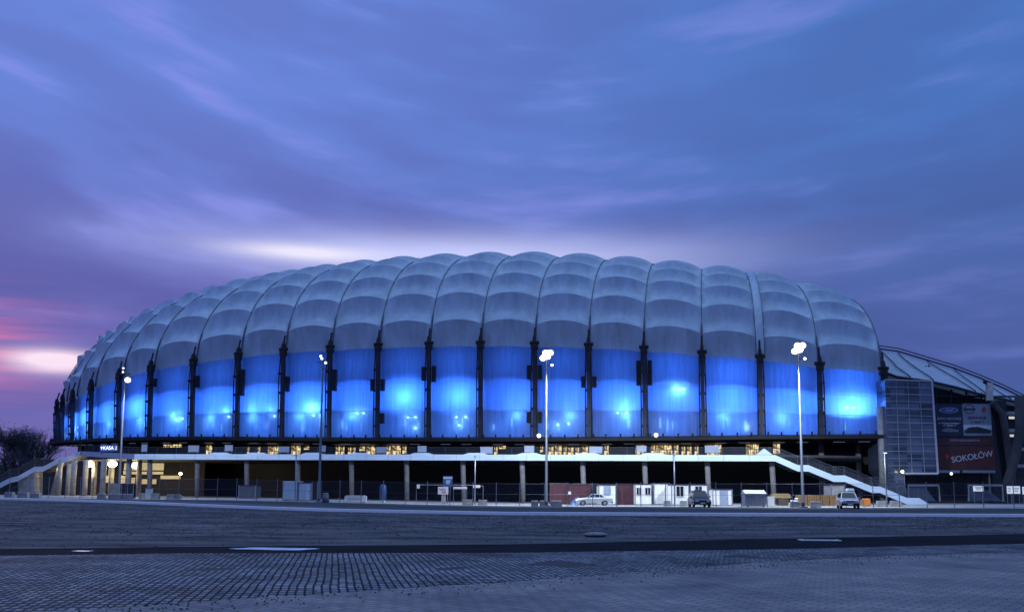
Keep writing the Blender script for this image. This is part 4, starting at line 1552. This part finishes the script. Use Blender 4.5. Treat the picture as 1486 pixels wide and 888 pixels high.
cabin('electric_kiosk', 'low white kiosk with flat roof and dark double door', 'kiosk', 1034, 1063, 709.5, 107, 'cabinw', 2.2, group=CG, door=(.38, .78, .03, .92, 'sign'), corr=False)
cabin('site_cabin', 'grey cabin under the stairs behind the silver minivan', 'cabin', 1206, 1226, 703, 112, 'conc', group=CG)
# small notices on the containers
for px, py, Y, lbl in ((826, 715, 111.8, 'small white notice pinned on the fence before the maroon container'),):
    t = thing('paper_notice', lbl, 'notice', P(px, py, Y))
    MB().box((0, 0, 0), (.45, .03, .35)).build('sheet', 'white', t)
    MB().tube([(-.2, .03, 0), (.2, .03, 0)], .02, 5).build('clip', 'galv', t)

# grey skip with pale lid
a, b = at(1082, 99), at(1111, 99)
t = thing('waste_skip', 'grey metal skip with a pale gabled lid, left of the white bin', 'skip', (a + b) / 2)
w = b.x - a.x
MB().box((0, .9, .75), (w, 1.8, 1.35), 0, 1.05).build('body', mat('grey_skip_metal', (.25, .28, .34), .55, .3, .2), t)
MB().prism([(-w / 2 - .08, -.15, 1.45), (-w / 2 - .08, .9, 1.85), (-w / 2 - .08, 1.95, 1.45)], (w + .16, 0, 0)).build('lid', mat('pale_lid', (.6, .63, .66), .5), t)
q = MB()
for k in range(7): q.box((-w / 2 + .15 + k * (w - .3) / 6, -.04, .72), (.08, .1, 1.2))
q.build('rib', 'galv', t)
MB().box((-w * .4, .1, .08), (.15, .3, .16)).box((w * .4, .1, .08), (.15, .3, .16)).build('foot', 'black', t)

# blue tarpaulin heap
a = at(838, 110)
t = thing('tarpaulin_heap', 'crumpled blue tarpaulin heap behind the saloon car', 'tarpaulin', a)
rows = []
for j in range(9):
    rr = []
    for i in range(15):
        u, v = i / 14 * 2 - 1, j / 8 * 2 - 1
        z = 1.15 * max(0, (1 - abs(u) ** 3)) * max(0, 1 - v * v) * (.8 + .35 * mnoise.noise((u * 3, v * 3, 1)))
        rr.append((u * 1.0 + (.25 * z), v * .8, z))
    rows.append(rr)
MB().grid(rows).build('sheet', 'tarp', t, None, True)
MB().tube([(-.9, -.5, .1), (0, -.62, .75), (.9, -.5, .1)], .02, 5).build('rope', 'galv', t)

# portable toilet-like blue cylinder with white foot
a = at(555.5, 112)
t = thing('blue_tank', 'upright blue tank on a small white foot behind the fence', 'tank', a)
MB().tube([(0, 0, .35), (0, 0, 2.0), (0, 0, 2.25)], [.42, .42, .28], 14).build('body', 'bluep', t, None, True)
MB().box((0, 0, .17), (.55, .5, .34)).build('foot', 'white', t)
MB().box((0, -.43, 1.2), (.04, .03, 1.5)).build('seam', 'galv', t)

# drum bin
a = at(472.5, 104.5)
t = thing('litter_bin', 'dark grey tapering litter bin right of the unlit tall lamp', 'bin', a)
MB().tube([(0, 0, .0), (0, 0, 1.05)], [.46, .32], 14).build('body', mat('bin_grey', (.13, .16, .22), .6), t, None, True)
MB().tube([(0, 0, 1.05), (0, 0, 1.12)], [.36, .3], 14).build('lid', 'galv', t, None, True)

# white lettered box (flower trough)
a, b = at(500, 110), at(531, 110)
t = thing('white_trough', 'low white box trough with faint lettering behind the fence', 'trough', (a + b) / 2)
w = b.x - a.x
MB().box((0, .4, .42), (w, .8, .7)).build('body', 'white', t)
MB().box((0, .4, .8), (w - .4, .9, .1)).build('rim', 'white', t)
MB().box((-w * .4, .3, .05), (.2, .3, .1)).box((w * .4, .3, .05), (.2, .3, .1)).build('foot', 'steel', t)
text('OCHRONA', .3, 'grey_ink', t, (-.1, -.02, .42))

# info signs
a = at(649.5, 110)
t = thing('info_sign', 'upright dark blue information sign on a post', 'sign', a)
z1, z0 = P(649, 690.5, 110).z, P(649, 706, 110).z
MB().tube([(0, 0, 0), (0, 0, z0 - a.z + .3)], .06, 8).build('post', 'galv', t)
MB().box((0, -.08, (z0 + z1) / 2 - a.z), (1.15, .06, z1 - z0)).build('panel', 'signblue', t)
MB().box((0, -.12, z1 - a.z - .22), (1.1, .02, .25)).box((.05, -.12, (z0 + z1) / 2 - a.z - .1), (.5, .02, .5)).build('markings', 'sign', t)
a = at(643, 108.5)
t = thing('white_notice_sign', 'square white notice sign on a grey pedestal, left of the blue sign', 'sign', a)
z1, z0 = P(643, 706, 108.5).z - a.z, P(643, 717, 108.5).z - a.z
MB().box((.05, .1, z0 / 2), (.5, .3, z0)).build('pedestal', 'conc', t)
MB().box((0, -.06, (z0 + z1) / 2), (1.25, .06, z1 - z0)).build('panel', 'white', t)
MB().box((-.1, -.1, (z0 + z1) / 2 + .2), (.8, .02, .05)).box((0, -.1, (z0 + z1) / 2), (.7, .02, .05)).box((.1, -.1, (z0 + z1) / 2 - .2), (.5, .02, .08)).build('printing', 'red', t)
# barrier frames with banner
a, b = at(604, 111), at(701, 111)
t = thing('tube_barrier', 'long tubular barrier rail with striped ends behind the signs', 'barrier', (a + b) / 2)
w = b.x - a.x
h = P(650, 703, 111).z - a.z
MB().tube([(-w / 2, 0, 0), (-w / 2, 0, h), (w * .32, 0, h), (w / 2, 0, h - .1), (w / 2, 0, 0)], .04, 6).build('top_rail', 'galv', t)
MB().tube([(-w / 2, 0, .15), (-.3, 0, .15)], .04, 6).build('bottom_rail', 'galv', t)
MB().box((-w * .47, -.05, h - .2), (.35, .05, .5)).box((w * .4, -.05, h - .15), (.9, .05, .35)).build('end_panel', 'white', t)
a, b = at(657.5, 109.5), at(677.5, 109.5)
t = thing('strip_banner', 'long white strip banner with a red line right of the blue sign', 'banner', Vector(((a.x + b.x) / 2, 109.5, P(667, 708, 109.5).z)))
MB().box((0, 0, 0), (b.x - a.x, .04, .32)).build('sheet', 'white', t)
MB().box((0, -.03, -.1), (b.x - a.x - .2, .02, .06)).build('stripe', 'red', t)
zz_ = P(667, 708, 109.5).z - a.z
MB().tube([(-.8, .05, 0), (-.8, .05, -zz_)], .025, 5).tube([(.8, .05, 0), (.8, .05, -zz_)], .025, 5).build('stake', 'galv', t)

# white bin, stacks, crates
a = at(1119, 101)
t = thing('white_bin', 'upright white bin beside the grey skip', 'bin', a)
MB().box((0, .3, .55), (.72, .6, 1.0), 0, 1.04, .03).build('body', 'white', t)
MB().box((0, .3, 1.09), (.78, .66, .08), 0, .95).build('lid', 'white', t)
a, b = at(1119, 108), at(1148, 108)
t = thing('timber_pile', 'pale timber planks piled on brown crates', 'timber', (a + b) / 2)
w = b.x - a.x
MB().box((w * .12, .5, .45), (w * .5, 1, .85)).build('base_crate', mat('brown_board', (.09, .06, .035), .8), t)
q = MB()
for k in range(5):
    q.box(((k % 2) * .12, .4 + .06 * k, .95 + k * .11), (w - .1 * k, .9, .09), R(1.5 * (k - 2)))
q.build('planks', mat('raw_planks', (.38, .28, .13), .8, 0, .3, 3), t)
MB().box((-w * .32, .3, .45), (.12, .12, .9)).build('leg', 'ochre', t)
crx = [(1158, 1171), (1172, 1184), (1185, 1193), (1194, 1203), (1204, 1213)]
cl = ['leftmost brown crate of the row beside the white stacked blocks', 'brown crate second in the row under the stairs', 'narrow brown crate in the middle of the row', 'brown crate fourth in the row', 'brown crate nearest to the minivan']
for (x0, x1), lb in zip(crx, cl):
    a, b = at(x0, 106), at(x1, 106)
    t = thing('timber_crate', lb, 'crate', (a + b) / 2, 0, 'brown timber crates in a row under the stairs')
    w = b.x - a.x - .04
    MB().box((0, .5, .65), (w, 1, 1.2)).build('body', 'ochre', t)
    q = MB()
    for k in range(4):
        q.box((0, -.03, .18 + k * .32), (w, .05, .16))
    q.box((-w / 2 + .05, -.06, .65), (.09, .05, 1.25)).box((w / 2 - .05, -.06, .65), (.09, .05, 1.25))
    q.build('slats', mat('crate_slats', (.26, .15, .06), .8, 0, .3, 4), t)
a = at(1256.5, 104)
t = thing('orange_barrel', 'bright orange barrel block right of the silver minivan', 'barrel', a)
MB().box((.15, .3, .45), (.75, .6, .85), 0, 1, .08).build('body', 'orange', t)
MB().box((-.35, .25, .42), (.22, .5, .75)).build('side_panel', 'ochre', t)
q = MB()
k = 0
for (dx, dz, s_) in ((-.35, .2, .36), (.05, .2, .36), (.4, .18, .32), (-.15, .55, .36), (.25, .52, .32), (.0, .85, .28), (.3, .83, .26)):
    pass
a = at(1152, 102)
t = thing('bag_stack', 'heap of white wrapped bags stacked left of the right tall lamp', 'bags', a)
for (dx, dz, s_) in ((-.35, .22, .4), (.05, .22, .4), (.42, .2, .36), (-.15, .58, .36), (.25, .56, .34), (.32, .86, .28)):
    MB().box((dx, .2, dz), (s_, .5, s_ * .85), R(random.uniform(-8, 8)), 1, .05).build('bag', 'white', t)

# concrete blocks
blk = [(8, 20, 114, 720), (26, 41, 114, 720), (45, 59, 113.5, 0), (142, 153, 112.6, 0), (158, 176, 111.8, 0), (179, 192, 112, 0), (202, 211, 115, 0), (220, 231, 114, 0), (243, 253, 112.5, 0), (255, 262, 113, 0),
       (671, 686, 105.5, 0), (694, 707, 105, 0), (771, 781, 101, 0), (783, 790, 102, 0), (799, 815, 101, 0), (963, 973, 103, 0), (987, 996, 103, 0), (1147, 1160, 97.5, 0), (1176, 1190, 96.8, 0), (1272, 1286, 103, 0), (1292, 1307, 103, 0), (414, 432, 110.5, 0), (436, 448, 110.8, 0), (1084, 1092, 103.5, 0)]
bl_lbl = ['concrete block at the far left picture edge, under the stairs', 'second concrete block from the left, before the stair pier', 'dark concrete block just right of the stair pier', 'low concrete block left of the leftmost tall lamp', 'wide concrete block at the foot of the leftmost tall lamp',
          'concrete block right of the leftmost tall lamp', 'small concrete block left of the upright white box', 'concrete block right of the upright white box', 'pale concrete block under the warm slanted beam', 'narrow concrete block next to the pale one under the slanted beam',
          'concrete block left of the slim lamp post, right of the signs', 'concrete block right of that slim lamp post near the signs', 'concrete block left of the central tall lamp', 'narrow concrete block touching the central tall lamp on its left', 'concrete block right of the central tall lamp',
          'small block before the blank white cabin', 'small block before the one-windowed white cabin', 'concrete block left of the right tall lamp below the white bags', 'concrete block right of the right tall lamp', 'concrete block under the stairs right of the orange barrel',
          'concrete block under the lowest stair flight', 'long grey slab lying before the white-roofed blue cabin', 'grey slab lying before the flat-topped blue cabin', 'small concrete block left of the grey skip']
for (x0, x1, Y, _), lb in zip(blk, bl_lbl):
    a, b = at(x0, Y), at(x1, Y)
    c = (a + b) / 2
    w = b.x - a.x
    h = .62 if Y < 114 else .7
    if 'slab' in lb: h = .25
    o = MB().box((0, 0, h / 2), (w, .6, h), R(random.uniform(-6, 6)), .96, .03).build('concrete_block', 'conc')
    o.location = c
    tag(o, lb, 'concrete block', 'concrete blocks along the forecourt')
a = at(216, 114)
t = thing('white_box', 'upright white box between two concrete blocks near the left tall lamp', 'box', a)
MB().box((0, 0, .65), (.75, .5, 1.3), 0, 1, .03).build('body', 'white', t)
MB().box((0, 0, 1.33), (.8, .55, .06)).build('lid', 'galv', t)
# gates and doors near the left
for x0, x1, y0, m, lb in ((159, 167, 701, 'conc', 'pale grey board panel left of the leftmost tall lamp pole'), (176, 193, 702, 'pane', 'dark glazed booth right of the leftmost tall lamp pole')):
    a, b = at(x0, 115.5), at(x1, 115.5)
    h = P(x0, y0, 115.5).z - a.z
    t = thing('site_booth', lb, 'booth', (a + b) / 2)
    MB().box((0, .4, h / 2), (b.x - a.x, .8, h)).build('body', m if m != 'pane' else 'glassdark', t)
    q = MB()
    for sx in (-1, 0, 1): q.box((sx * (b.x - a.x) / 2, -.03, h / 2), (.07, .07, h))
    q.build('frame', 'galv', t)

# white notices on the right
for (x0, x1, y0, y1), lb in zip(((1412.5, 1427, 705, 712.5), (1461.5, 1467.5, 705, 716), (1468.5, 1480, 705, 716), (1484, 1492, 706, 717)),
                                ('white lit notice above the sloping glass gate', 'narrow white lit notice left of the wider one near right edge', 'wide white lit notice with red print near right edge', 'white lit notice cut by the right picture edge')):
    a, b = P(x0, y1, 122.5), P(x1, y0, 122.5)
    c = (a + b) / 2
    t = thing('lit_notice', lb, 'notice', c, 0, 'white notices by the entrance gates')
    w, h = b.x - a.x, b.z - a.z
    MB().box((0, 0, 0), (w, .05, h)).build('panel', 'paperw', t)
    q = MB()
    for k in range(3):
        q.box((0, -.04, h * (.25 - .22 * k)), (w * (.7 - .12 * k), .02, .07))
    q.build('printing', 'inkd', t)
    zg = c.z - G(c.x, c.y)
    MB().tube([(-w * .4, .06, 0), (-w * .4, .06, -zg)], .04, 5).tube([(w * .4, .06, 0), (w * .4, .06, -zg)], .04, 5).build('leg', 'galv', t)


# ---------------------------------------------------------------- cars
def wheel(parent, x, y, r=.32, w=.2):
    out = 1 if y > 0 else -1
    o = bpy.data.objects.new('wheel', MB().tube([(0, -w / 2, 0), (0, w / 2, 0)], r, 20).build('x', 'rubber').data)
    bpy.data.objects.remove(bpy.data.objects['x'])
    COL.objects.link(o)
    o.parent = parent
    o.location = (x, y, r)
    MB().tube([(0, out * (w / 2 - .01), 0), (0, out * (w / 2 + .015), 0)], [r * .62, r * .55], 12).build('rim', 'galv', o)


def arch_profile(prof, wheels, r, zb):
    """lower edge with wheel arches, from rear to front"""
    pts = []
    x0, x1 = prof[0][0], prof[-1][0]
    pts.append((x1, zb))
    for wx in sorted(wheels, reverse=True):
        for k in range(9):
            a = math.pi * k / 8
            pts.append((wx + r * math.cos(a), zb + max(0, r * math.sin(a) * 1.0)))
    pts.append((x0, zb))
    return pts


def car(name, label, cat, loc, rz, body_prof, roof_prof, W, wheels, wr, paint, zb=.3, winrows=None, extras=None):
    """x is forward; body_prof: belt line points rear to front; roof_prof: greenhouse polygon (x,z)"""
    t = thing(name, label, cat, loc, rz)
    low = arch_profile(body_prof, wheels, wr + .07, zb)
    poly = [(x, z) for x, z in body_prof] + low
    b = MB()
    n = len(poly)
    # five sections across so that the flanks tumble in
    secs = [(-W / 2 + .06, .985), (-W / 2, 1.0), (W / 2, 1.0), (W / 2 - .06, .985)]
    cx = (body_prof[0][0] + body_prof[-1][0]) / 2
    vs = []
    for si, (y, s_) in enumerate(secs):
        for (x, z) in poly:
            inner = si in (0, 3)
            if inner:
                vs.append((cx + (x - cx) * .985, y if False else (-W / 2 + .0 if y < 0 else W / 2 - .0), zb + (z - zb) * .8 if z > zb + .35 else z))
            else:
                vs.append((cx + (x - cx), -W / 2 + .09 if y < 0 else W / 2 - .09, z))
    order = [0, 1, 2, 3]
    fs = []
    for s0, s1 in ((0, 1), (1, 2), (2, 3)):
        for i in range(n):
            j = (i + 1) % n
            fs.append((s0 * n + i, s0 * n + j, s1 * n + j, s1 * n + i))
    fs.append(tuple(range(n - 1, -1, -1)))
    fs.append(tuple(range(3 * n, 4 * n)))
    b.add(vs, fs)
    body = b.build('body', paint, t)
    # greenhouse
    wb, wt = W / 2 - .1, W / 2 - .28
    zmin = min(z for x, z in roof_prof)
    zmax = max(z for x, z in roof_prof)
    f = lambda z: wb + (wt - wb) * (z - zmin) / (zmax - zmin)
    m_ = len(roof_prof)
    vs = [(x, -f(z), z) for x, z in roof_prof] + [(x, f(z), z) for x, z in roof_prof]
    fs = [tuple(range(m_)), tuple(range(2 * m_ - 1, m_ - 1, -1))] + [(i, m_ + i, m_ + (i + 1) % m_, (i + 1) % m_) for i in range(m_)]
    MB().add(vs, fs).build('cabin', paint, t)
    # side windows
    for sgn in (-1, 1):
        for wpoly in winrows:
            vs = [(x, sgn * (f(z) + .012), z) for x, z in wpoly]
            MB().add(vs, [tuple(range(len(vs)))]).build('side_window', 'glassdark', t)
    # windscreen and rear window follow the first and last slope
    fr_a, fr_b, re_a, re_b = extras['ws']
    for (a, c, nm_) in ((fr_a, fr_b, 'windscreen'), (re_a, re_b, 'rear_window')):
        s_ = .02 if nm_ == 'windscreen' else -.02
        za, zc = a[1] + .06, c[1] - .06
        xa = a[0] + (c[0] - a[0]) * .06 / max(.01, (c[1] - a[1]))
        xc = c[0] - (c[0] - a[0]) * .06 / max(.01, (c[1] - a[1]))
        MB().add([(xa + s_, -f(za) + .08, za + .01), (xa + s_, f(za) - .08, za + .01), (xc + s_, f(zc) - .08, zc + .01), (xc + s_, -f(zc) + .08, zc + .01)], [(0, 1, 2, 3)]).build(nm_, 'glassdark', t)
    for wx in wheels:
        for sgn in (-1, 1):
            wheel(t, wx, sgn * (W / 2 - .1), wr)
    xf, xr = body_prof[-1][0], body_prof[0][0]
    zf = extras['zl']
    for sgn in (-1, 1):
        MB().box((xf + .01, sgn * (W / 2 - .32), zf), (.08, .36, .16), 0, .9).build('headlight', 'lightglass', t)
        MB().box((xr - .01, sgn * (W / 2 - .22), extras.get('zt', zf)), (.06, .22, extras.get('tl', .2))).build('tail_light', 'redlight', t)
        MB().box((extras['mx'], sgn * (W / 2 + .06), extras['mz']), (.14, .2, .14), 0, .9).build('mirror', paint if extras.get('mp') else 'black', t)
    MB().box((xf + .02, 0, zb + .14), (.14, W - .15, .24), 0, 1, .03).build('bumper', extras['bump'], t)
    MB().box((xr - .02, 0, zb + .14), (.14, W - .15, .24), 0, 1, .03).build('bumper', extras['bump'], t)
    MB().box((xf + .03, 0, zf), (.04, .8, .13)).build('grille', 'black', t)
    MB().box((xf + .1, 0, zb + .16), (.02, .5, .12)).build('licence_plate', 'plate', t)
    MB().box((xr - .1, 0, zb + .2), (.02, .5, .12)).build('licence_plate', 'plate', t)
    for sgn in (-1, 1):
        q = MB()
        for dx in extras['doors']:
            q.box((dx, sgn * (W / 2 - .0), (zb + .85) / 2 + .1), (.015, .012, .5))
        q.build('door_seam', 'black', t)
    return t


# silver saloon, nose to the left
c = at(861, 106.5)
car('parked_car', 'old silver four-door saloon car parked side-on, nose to the left', 'car', c, R(180),
    [(-2.15, .82), (-2.1, .93), (-1.3, .97), (-.8, .95), (.9, .92), (1.9, .80), (2.15, .66)],
    [(-1.45, .94), (-.85, 1.33), (-.6, 1.37), (.15, 1.37), (.85, .92)], 1.7, (-1.28, 1.3), .31, 'carsilver', .28,
    [[(-1.2, .98), (-.8, 1.29), (-.72, 1.3), (-.72, .98)], [(-.66, .98), (-.66, 1.31), (-.15, 1.32), (-.15, .98)], [(-.09, .98), (-.09, 1.32), (.14, 1.32), (.68, .98)]],
    {'ws': ((.85, .92), (.15, 1.37), (-1.45, .94), (-.85, 1.33)), 'zl': .62, 'zt': .75, 'mx': .62, 'mz': 1.0, 'bump': 'black', 'doors': (-.85, -.12, .75)})
# dark blue van, rear to the camera
c = at(1014.5, 97.5)
tv_ = car('parked_van', 'dark blue estate van parked nose-on to the road before the white cabins', 'van', c, R(-92),
    [(-2.2, 1.0), (-1.5, 1.08), (.9, 1.04), (1.7, .92), (2.15, .72)],
    [(-2.1, 1.0), (-1.9, 1.66), (-1.6, 1.76), (.3, 1.76), (1.15, 1.03)], 1.82, (-1.35, 1.35), .33, 'cardark', .3,
    [[(-1.95, 1.1), (-1.8, 1.62), (-1.0, 1.66), (-1.0, 1.1)], [(-.92, 1.1), (-.92, 1.66), (-.1, 1.66), (-.1, 1.1)], [(-.02, 1.1), (-.02, 1.66), (.28, 1.66), (.9, 1.1)]],
    {'ws': ((1.15, 1.03), (.3, 1.76), (-2.1, 1.0), (-1.9, 1.66)), 'zl': .68, 'mx': .9, 'mz': 1.12, 'bump': 'black', 'doors': (-.95, -.05, .95)})
MB().box((-.3, -.1, 1.82), (1.3, .6, .12), 0, .8).build('roof_hatch', 'cardark', tv_)
# silver minivan, three-quarter view
c = at(1230, 91)
mv = car('parked_minivan', 'silver minivan with a roof box, front towards the road', 'minivan', c, R(-104),
    [(-2.2, .95), (-1.6, 1.05), (1.1, 1.0), (1.75, .88), (2.15, .68)],
    [(-2.12, .98), (-1.95, 1.55), (-1.7, 1.64), (.45, 1.64), (1.35, 1.0)], 1.8, (-1.35, 1.38), .32, 'carsilver', .3,
    [[(-1.98, 1.08), (-1.85, 1.5), (-1.15, 1.55), (-1.15, 1.08)], [(-1.07, 1.08), (-1.07, 1.55), (-.2, 1.55), (-.2, 1.08)], [(-.12, 1.08), (-.12, 1.55), (.42, 1.55), (1.05, 1.08)]],
    {'ws': ((1.35, 1.0), (.45, 1.64), (-2.12, .98), (-1.95, 1.55)), 'zl': .74, 'mx': 1.0, 'mz': 1.08, 'bump': 'black', 'doors': (-1.1, -.1, 1.0), 'mp': 1})
MB().box((-.5, .3, 1.86), (1.7, .7, .3), 0, .85, .05).build('roof_box', 'white', mv)
MB().tube([(-.1, -.7, 1.68), (-.1, .7, 1.68)], .025, 6).tube([(-1.1, -.7, 1.68), (-1.1, .7, 1.68)], .025, 6).build('roof_bar', 'black', mv)

# ---------------------------------------------------------------- small things on the ground
wet = mat('pale_puddle_sheen', (.7, .72, .75), .25, 0, .3, 2)  # bright reflection on the water is put into its pale colour
p = gp(400, 796.3)
vs = []
for k in range(40):
    a_ = 2 * math.pi * k / 40
    r1 = 1 + .25 * mnoise.noise((math.cos(a_) * 2, math.sin(a_) * 2, 1))
    vs.append((1.25 * r1 * math.cos(a_), .5 * r1 * math.sin(a_) + .12 * math.cos(a_ * 3), .006))
o = MB().add(vs, [tuple(range(40))]).build('puddle', wet)
o.location = (p.x, p.y, .004)
tag(o, 'irregular pale puddle on the dark road, left half', 'puddle')
p = gp(120, 799.5)
o = MB().add([(v[0] * .22, v[1] * .35 , v[2]) for v in vs], [tuple(range(40))]).build('puddle', wet)
o.location = (p.x, p.y, .004)
tag(o, 'tiny pale puddle on the dark road near the left picture edge', 'puddle')
p = gp(1189, 784.5)
t = thing('drain_cover', 'pale rectangular drain slab on the dark road, right half', 'drain cover', (p.x, p.y, .006))
MB().box((0, 0, .02), (1.4, .5, .04), R(-3), 1, .008).build('slab', mat('pale_wet_concrete', (.6, .62, .66), .4, 0, .3, 3), t)
MB().box((0, 0, .043), (1.1, .05, .01), R(-3)).build('slot', 'conc_dark', t)
for (px, py, s_, lb) in ((248, 731.5, .95, 'low flat boulder lying right behind the pale kerb'), (864, 780, .42, 'low flat boulder in the dark turf near the road')):
    p = gp(px, py)
    q = MB().sphere((0, 0, 0), s_, 14, .22)
    for v in q.v:
        v += Vector((mnoise.noise(v * 1.7), mnoise.noise(v * 1.7 + Vector((5, 0, 0))), 0)) * .25 * s_
    o = q.build('boulder', mat('grey_boulder', (.2, .2, .22), .8, 0, .4, 3), smooth=True)
    o.location = (p.x, p.y, G(p.x, p.y) + (.12 if py > 750 else .02))
    tag(o, lb, 'boulder')

# loose grit along the paving edge: uncountable
rg = random.Random(5)
q = MB()
for k in range(1500):
    x = rg.uniform(-8, 30)
    y = pave_near(x) + rg.gauss(-.1, .5) - abs(rg.gauss(0, .4))
    s_ = rg.uniform(.006, .022)
    z = .032 if y < ragged(x) else .012
    q.add([(x - s_, y - s_, z), (x + s_, y - s_ * .6, z), (x + s_ * .5, y + s_, z), (x, y, z + s_ * 1.2)], [(0, 1, 3), (1, 2, 3), (2, 0, 3)])
tag(q.build('loose_grit', mat('dark_grit', (.03, .03, .032), .9)), 'dark grit and gravel scattered along the paving edge', 'gravel', kind='stuff')
# rough grass tufts in the field: uncountable
q = MB()
for k in range(26000):
    t_ = rg.random() ** .8
    x = rg.uniform(-48, 52)
    y0, y1 = road_far(x) + .2, kerb_e(x) - .3
    y = y0 + (y1 - y0) * t_
    if abs(x) > .62 * y + 2: continue
    cl_ = mnoise.noise((x * .22, y * .22, 7))
    if cl_ < rg.uniform(-.5, .35): continue
    z = G(x, y) + .012 + field_bump(x, y, t_)
    for b_ in range(3):
        a = rg.uniform(0, 6.28)
        hh = rg.uniform(.02, .06)
        dx, dy = math.cos(a) * .02, math.sin(a) * .02
        ox, oy = rg.uniform(-.06, .06), rg.uniform(-.06, .06)
        q.add([(x + ox - dx, y + oy - dy, z - .02), (x + ox + dx, y + oy + dy, z - .02), (x + ox + rg.uniform(-.05, .05), y + oy + rg.uniform(-.05, .05), z + hh)], [(0, 1, 2)])
tag(q.build('grass_tufts', mat('dry_dark_grass', (.04, .043, .05), 1, 0, .5, 1, col2=(.1, .1, .11), spec=.1)), 'short dry grass growing over the dark field', 'grass', kind='stuff')

# ---------------------------------------------------------------- trees at the left, dark bank behind them
def bare_tree(px, Y, h, seed, label, dense=0, spread=1.0):
    r = random.Random(seed)
    b = at(px, Y)
    t = thing('dense_tree' if dense else 'bare_tree', label, 'tree', b, 0, 'trees beyond the left stairs')
    trunk, twigs, leaves = MB(), MB(), MB()

    def grow(p, d, ln, rad, lev):
        q = p + d * ln
        tgt = trunk if lev < 2 else twigs
        mid = p.lerp(q, .5) + Vector((r.uniform(-1, 1), r.uniform(-1, 1), 0)) * ln * .06
        tgt.tube([p, mid, q], [rad, rad * .85, rad * .65], 5 if lev < 2 else 3, False)
        if dense and lev >= 3:
            for _ in range(dense):
                c = q + Vector((r.gauss(0, .55), r.gauss(0, .55), r.gauss(0, .45)))
                s_ = r.uniform(.1, .26)
                a = r.uniform(0, 6.28)
                v1 = Vector((math.cos(a), math.sin(a), r.uniform(-.5, .5))) * s_
                v2 = Vector((r.uniform(-1, 1), r.uniform(-1, 1), r.uniform(-.3, 1))) * s_
                leaves.add([c - v1, c + v1, c + v2], [(0, 1, 2)])
        if lev >= (4 if dense else 5): return
        n = r.randint(3, 4) if lev else 6
        for k in range(n):
            a = r.uniform(0, 6.28)
            tilt = r.uniform(.3, .85) * spread
            ax = Vector((math.cos(a), math.sin(a), 0))
            nd = (d * math.cos(tilt) + ax * math.sin(tilt)).normalized()
            nd = (nd + Vector((0, 0, .18))).normalized()
            st_ = p.lerp(q, r.uniform(.55, 1))
            grow(st_, nd, ln * r.uniform(.58, .8), rad * .58, lev + 1)

    grow(Vector((0, 0, -.2)), Vector((0, 0, 1)), h * .42, h * .018, 0)
    trunk.build('trunk', 'bark', t)
    cr = twigs.build('crown', 'bark', t)
    if dense:
        leaves.build('foliage', 'leafd', cr)
    return t


bare_tree(-42, 178, 12, 3, 'dark dense evergreen cut by the left picture edge', 16)
bare_tree(4, 176, 13.5, 4, 'dark dense evergreen left of the bare tree', 15)
bare_tree(24, 182, 12, 8, 'smaller dark evergreen behind the railing of the left stairs', 12)
bare_tree(44, 190, 13, 11, 'pale leafless tree with fine twigs nearest the stadium', 0, 1.0)
bare_tree(57, 196, 12.5, 15, 'slender leafless tree beside the stadium edge', 0, .9)
bare_tree(36, 200, 14, 19, 'taller leafless tree half hidden between the evergreens', 0, 1.0)
bare_tree(12, 170, 8.5, 23, 'low leafless thicket tree in front of the evergreens', 0, 1.1)
bare_tree(66, 188, 9, 29, 'low leafless bush-like tree right of the pale leafless tree', 0, 1.2)
bare_tree(78, 196, 7.5, 31, 'small leafless tree closest to the stadium rim', 0, 1.2)
bare_tree(33, 172, 9.5, 37, 'wide leafless tree over the stair railing', 0, 1.2)
# scrub mass on the bank: reads as one mass
rows = []
for j in range(7):
    r_ = []
    for i in range(60):
        x = -190 + i * 1.9
        y = 200 - j * 6
        hmax = 6.8 * (1 - sm(-78, -100 + 40, x)) if x > -88 else 6.8
        z = (hmax * math.sin(math.pi * min(1, (6 - j) / 6 + .0) / 2)) + 1.2 * mnoise.noise((x * .15, y * .2, 0)) + .7 * mnoise.noise((x * .5, y * .5, 4))
        if j == 6: z = -.5
        r_.append((x, y, z))
    rows.append(r_)
bank_o = MB().grid(rows).build('hill', mat('dark_scrub_bank', (.022, .026, .03), .95, 0, .6, .5, .3, 2), smooth=True)
tag(bank_o, kind='structure')
q = MB()
for k in range(16000):
    i = rg.uniform(0, 58)
    j = rg.uniform(0, 5.6)
    i0, j0 = int(i), int(j)
    p = Vector(rows[j0][i0]).lerp(Vector(rows[j0][i0 + 1]), i - i0).lerp(Vector(rows[j0 + 1][i0]).lerp(Vector(rows[j0 + 1][i0 + 1]), i - i0), j - j0)
    p += Vector((0, 0, rg.uniform(-.1, .8)))
    s_ = rg.uniform(.15, .4)
    v1 = Vector((rg.uniform(-1, 1), rg.uniform(-1, 1), rg.uniform(-1, 1))) * s_
    v2 = Vector((rg.uniform(-1, 1), rg.uniform(-1, 1), rg.uniform(-.2, 1.4))) * s_
    q.add([p - v1, p + v1, p + v2], [(0, 1, 2)])
tag(q.build('scrub', 'leafd'), 'dark scrub and hedge growing on the bank behind the left stairs', 'scrub', kind='stuff')
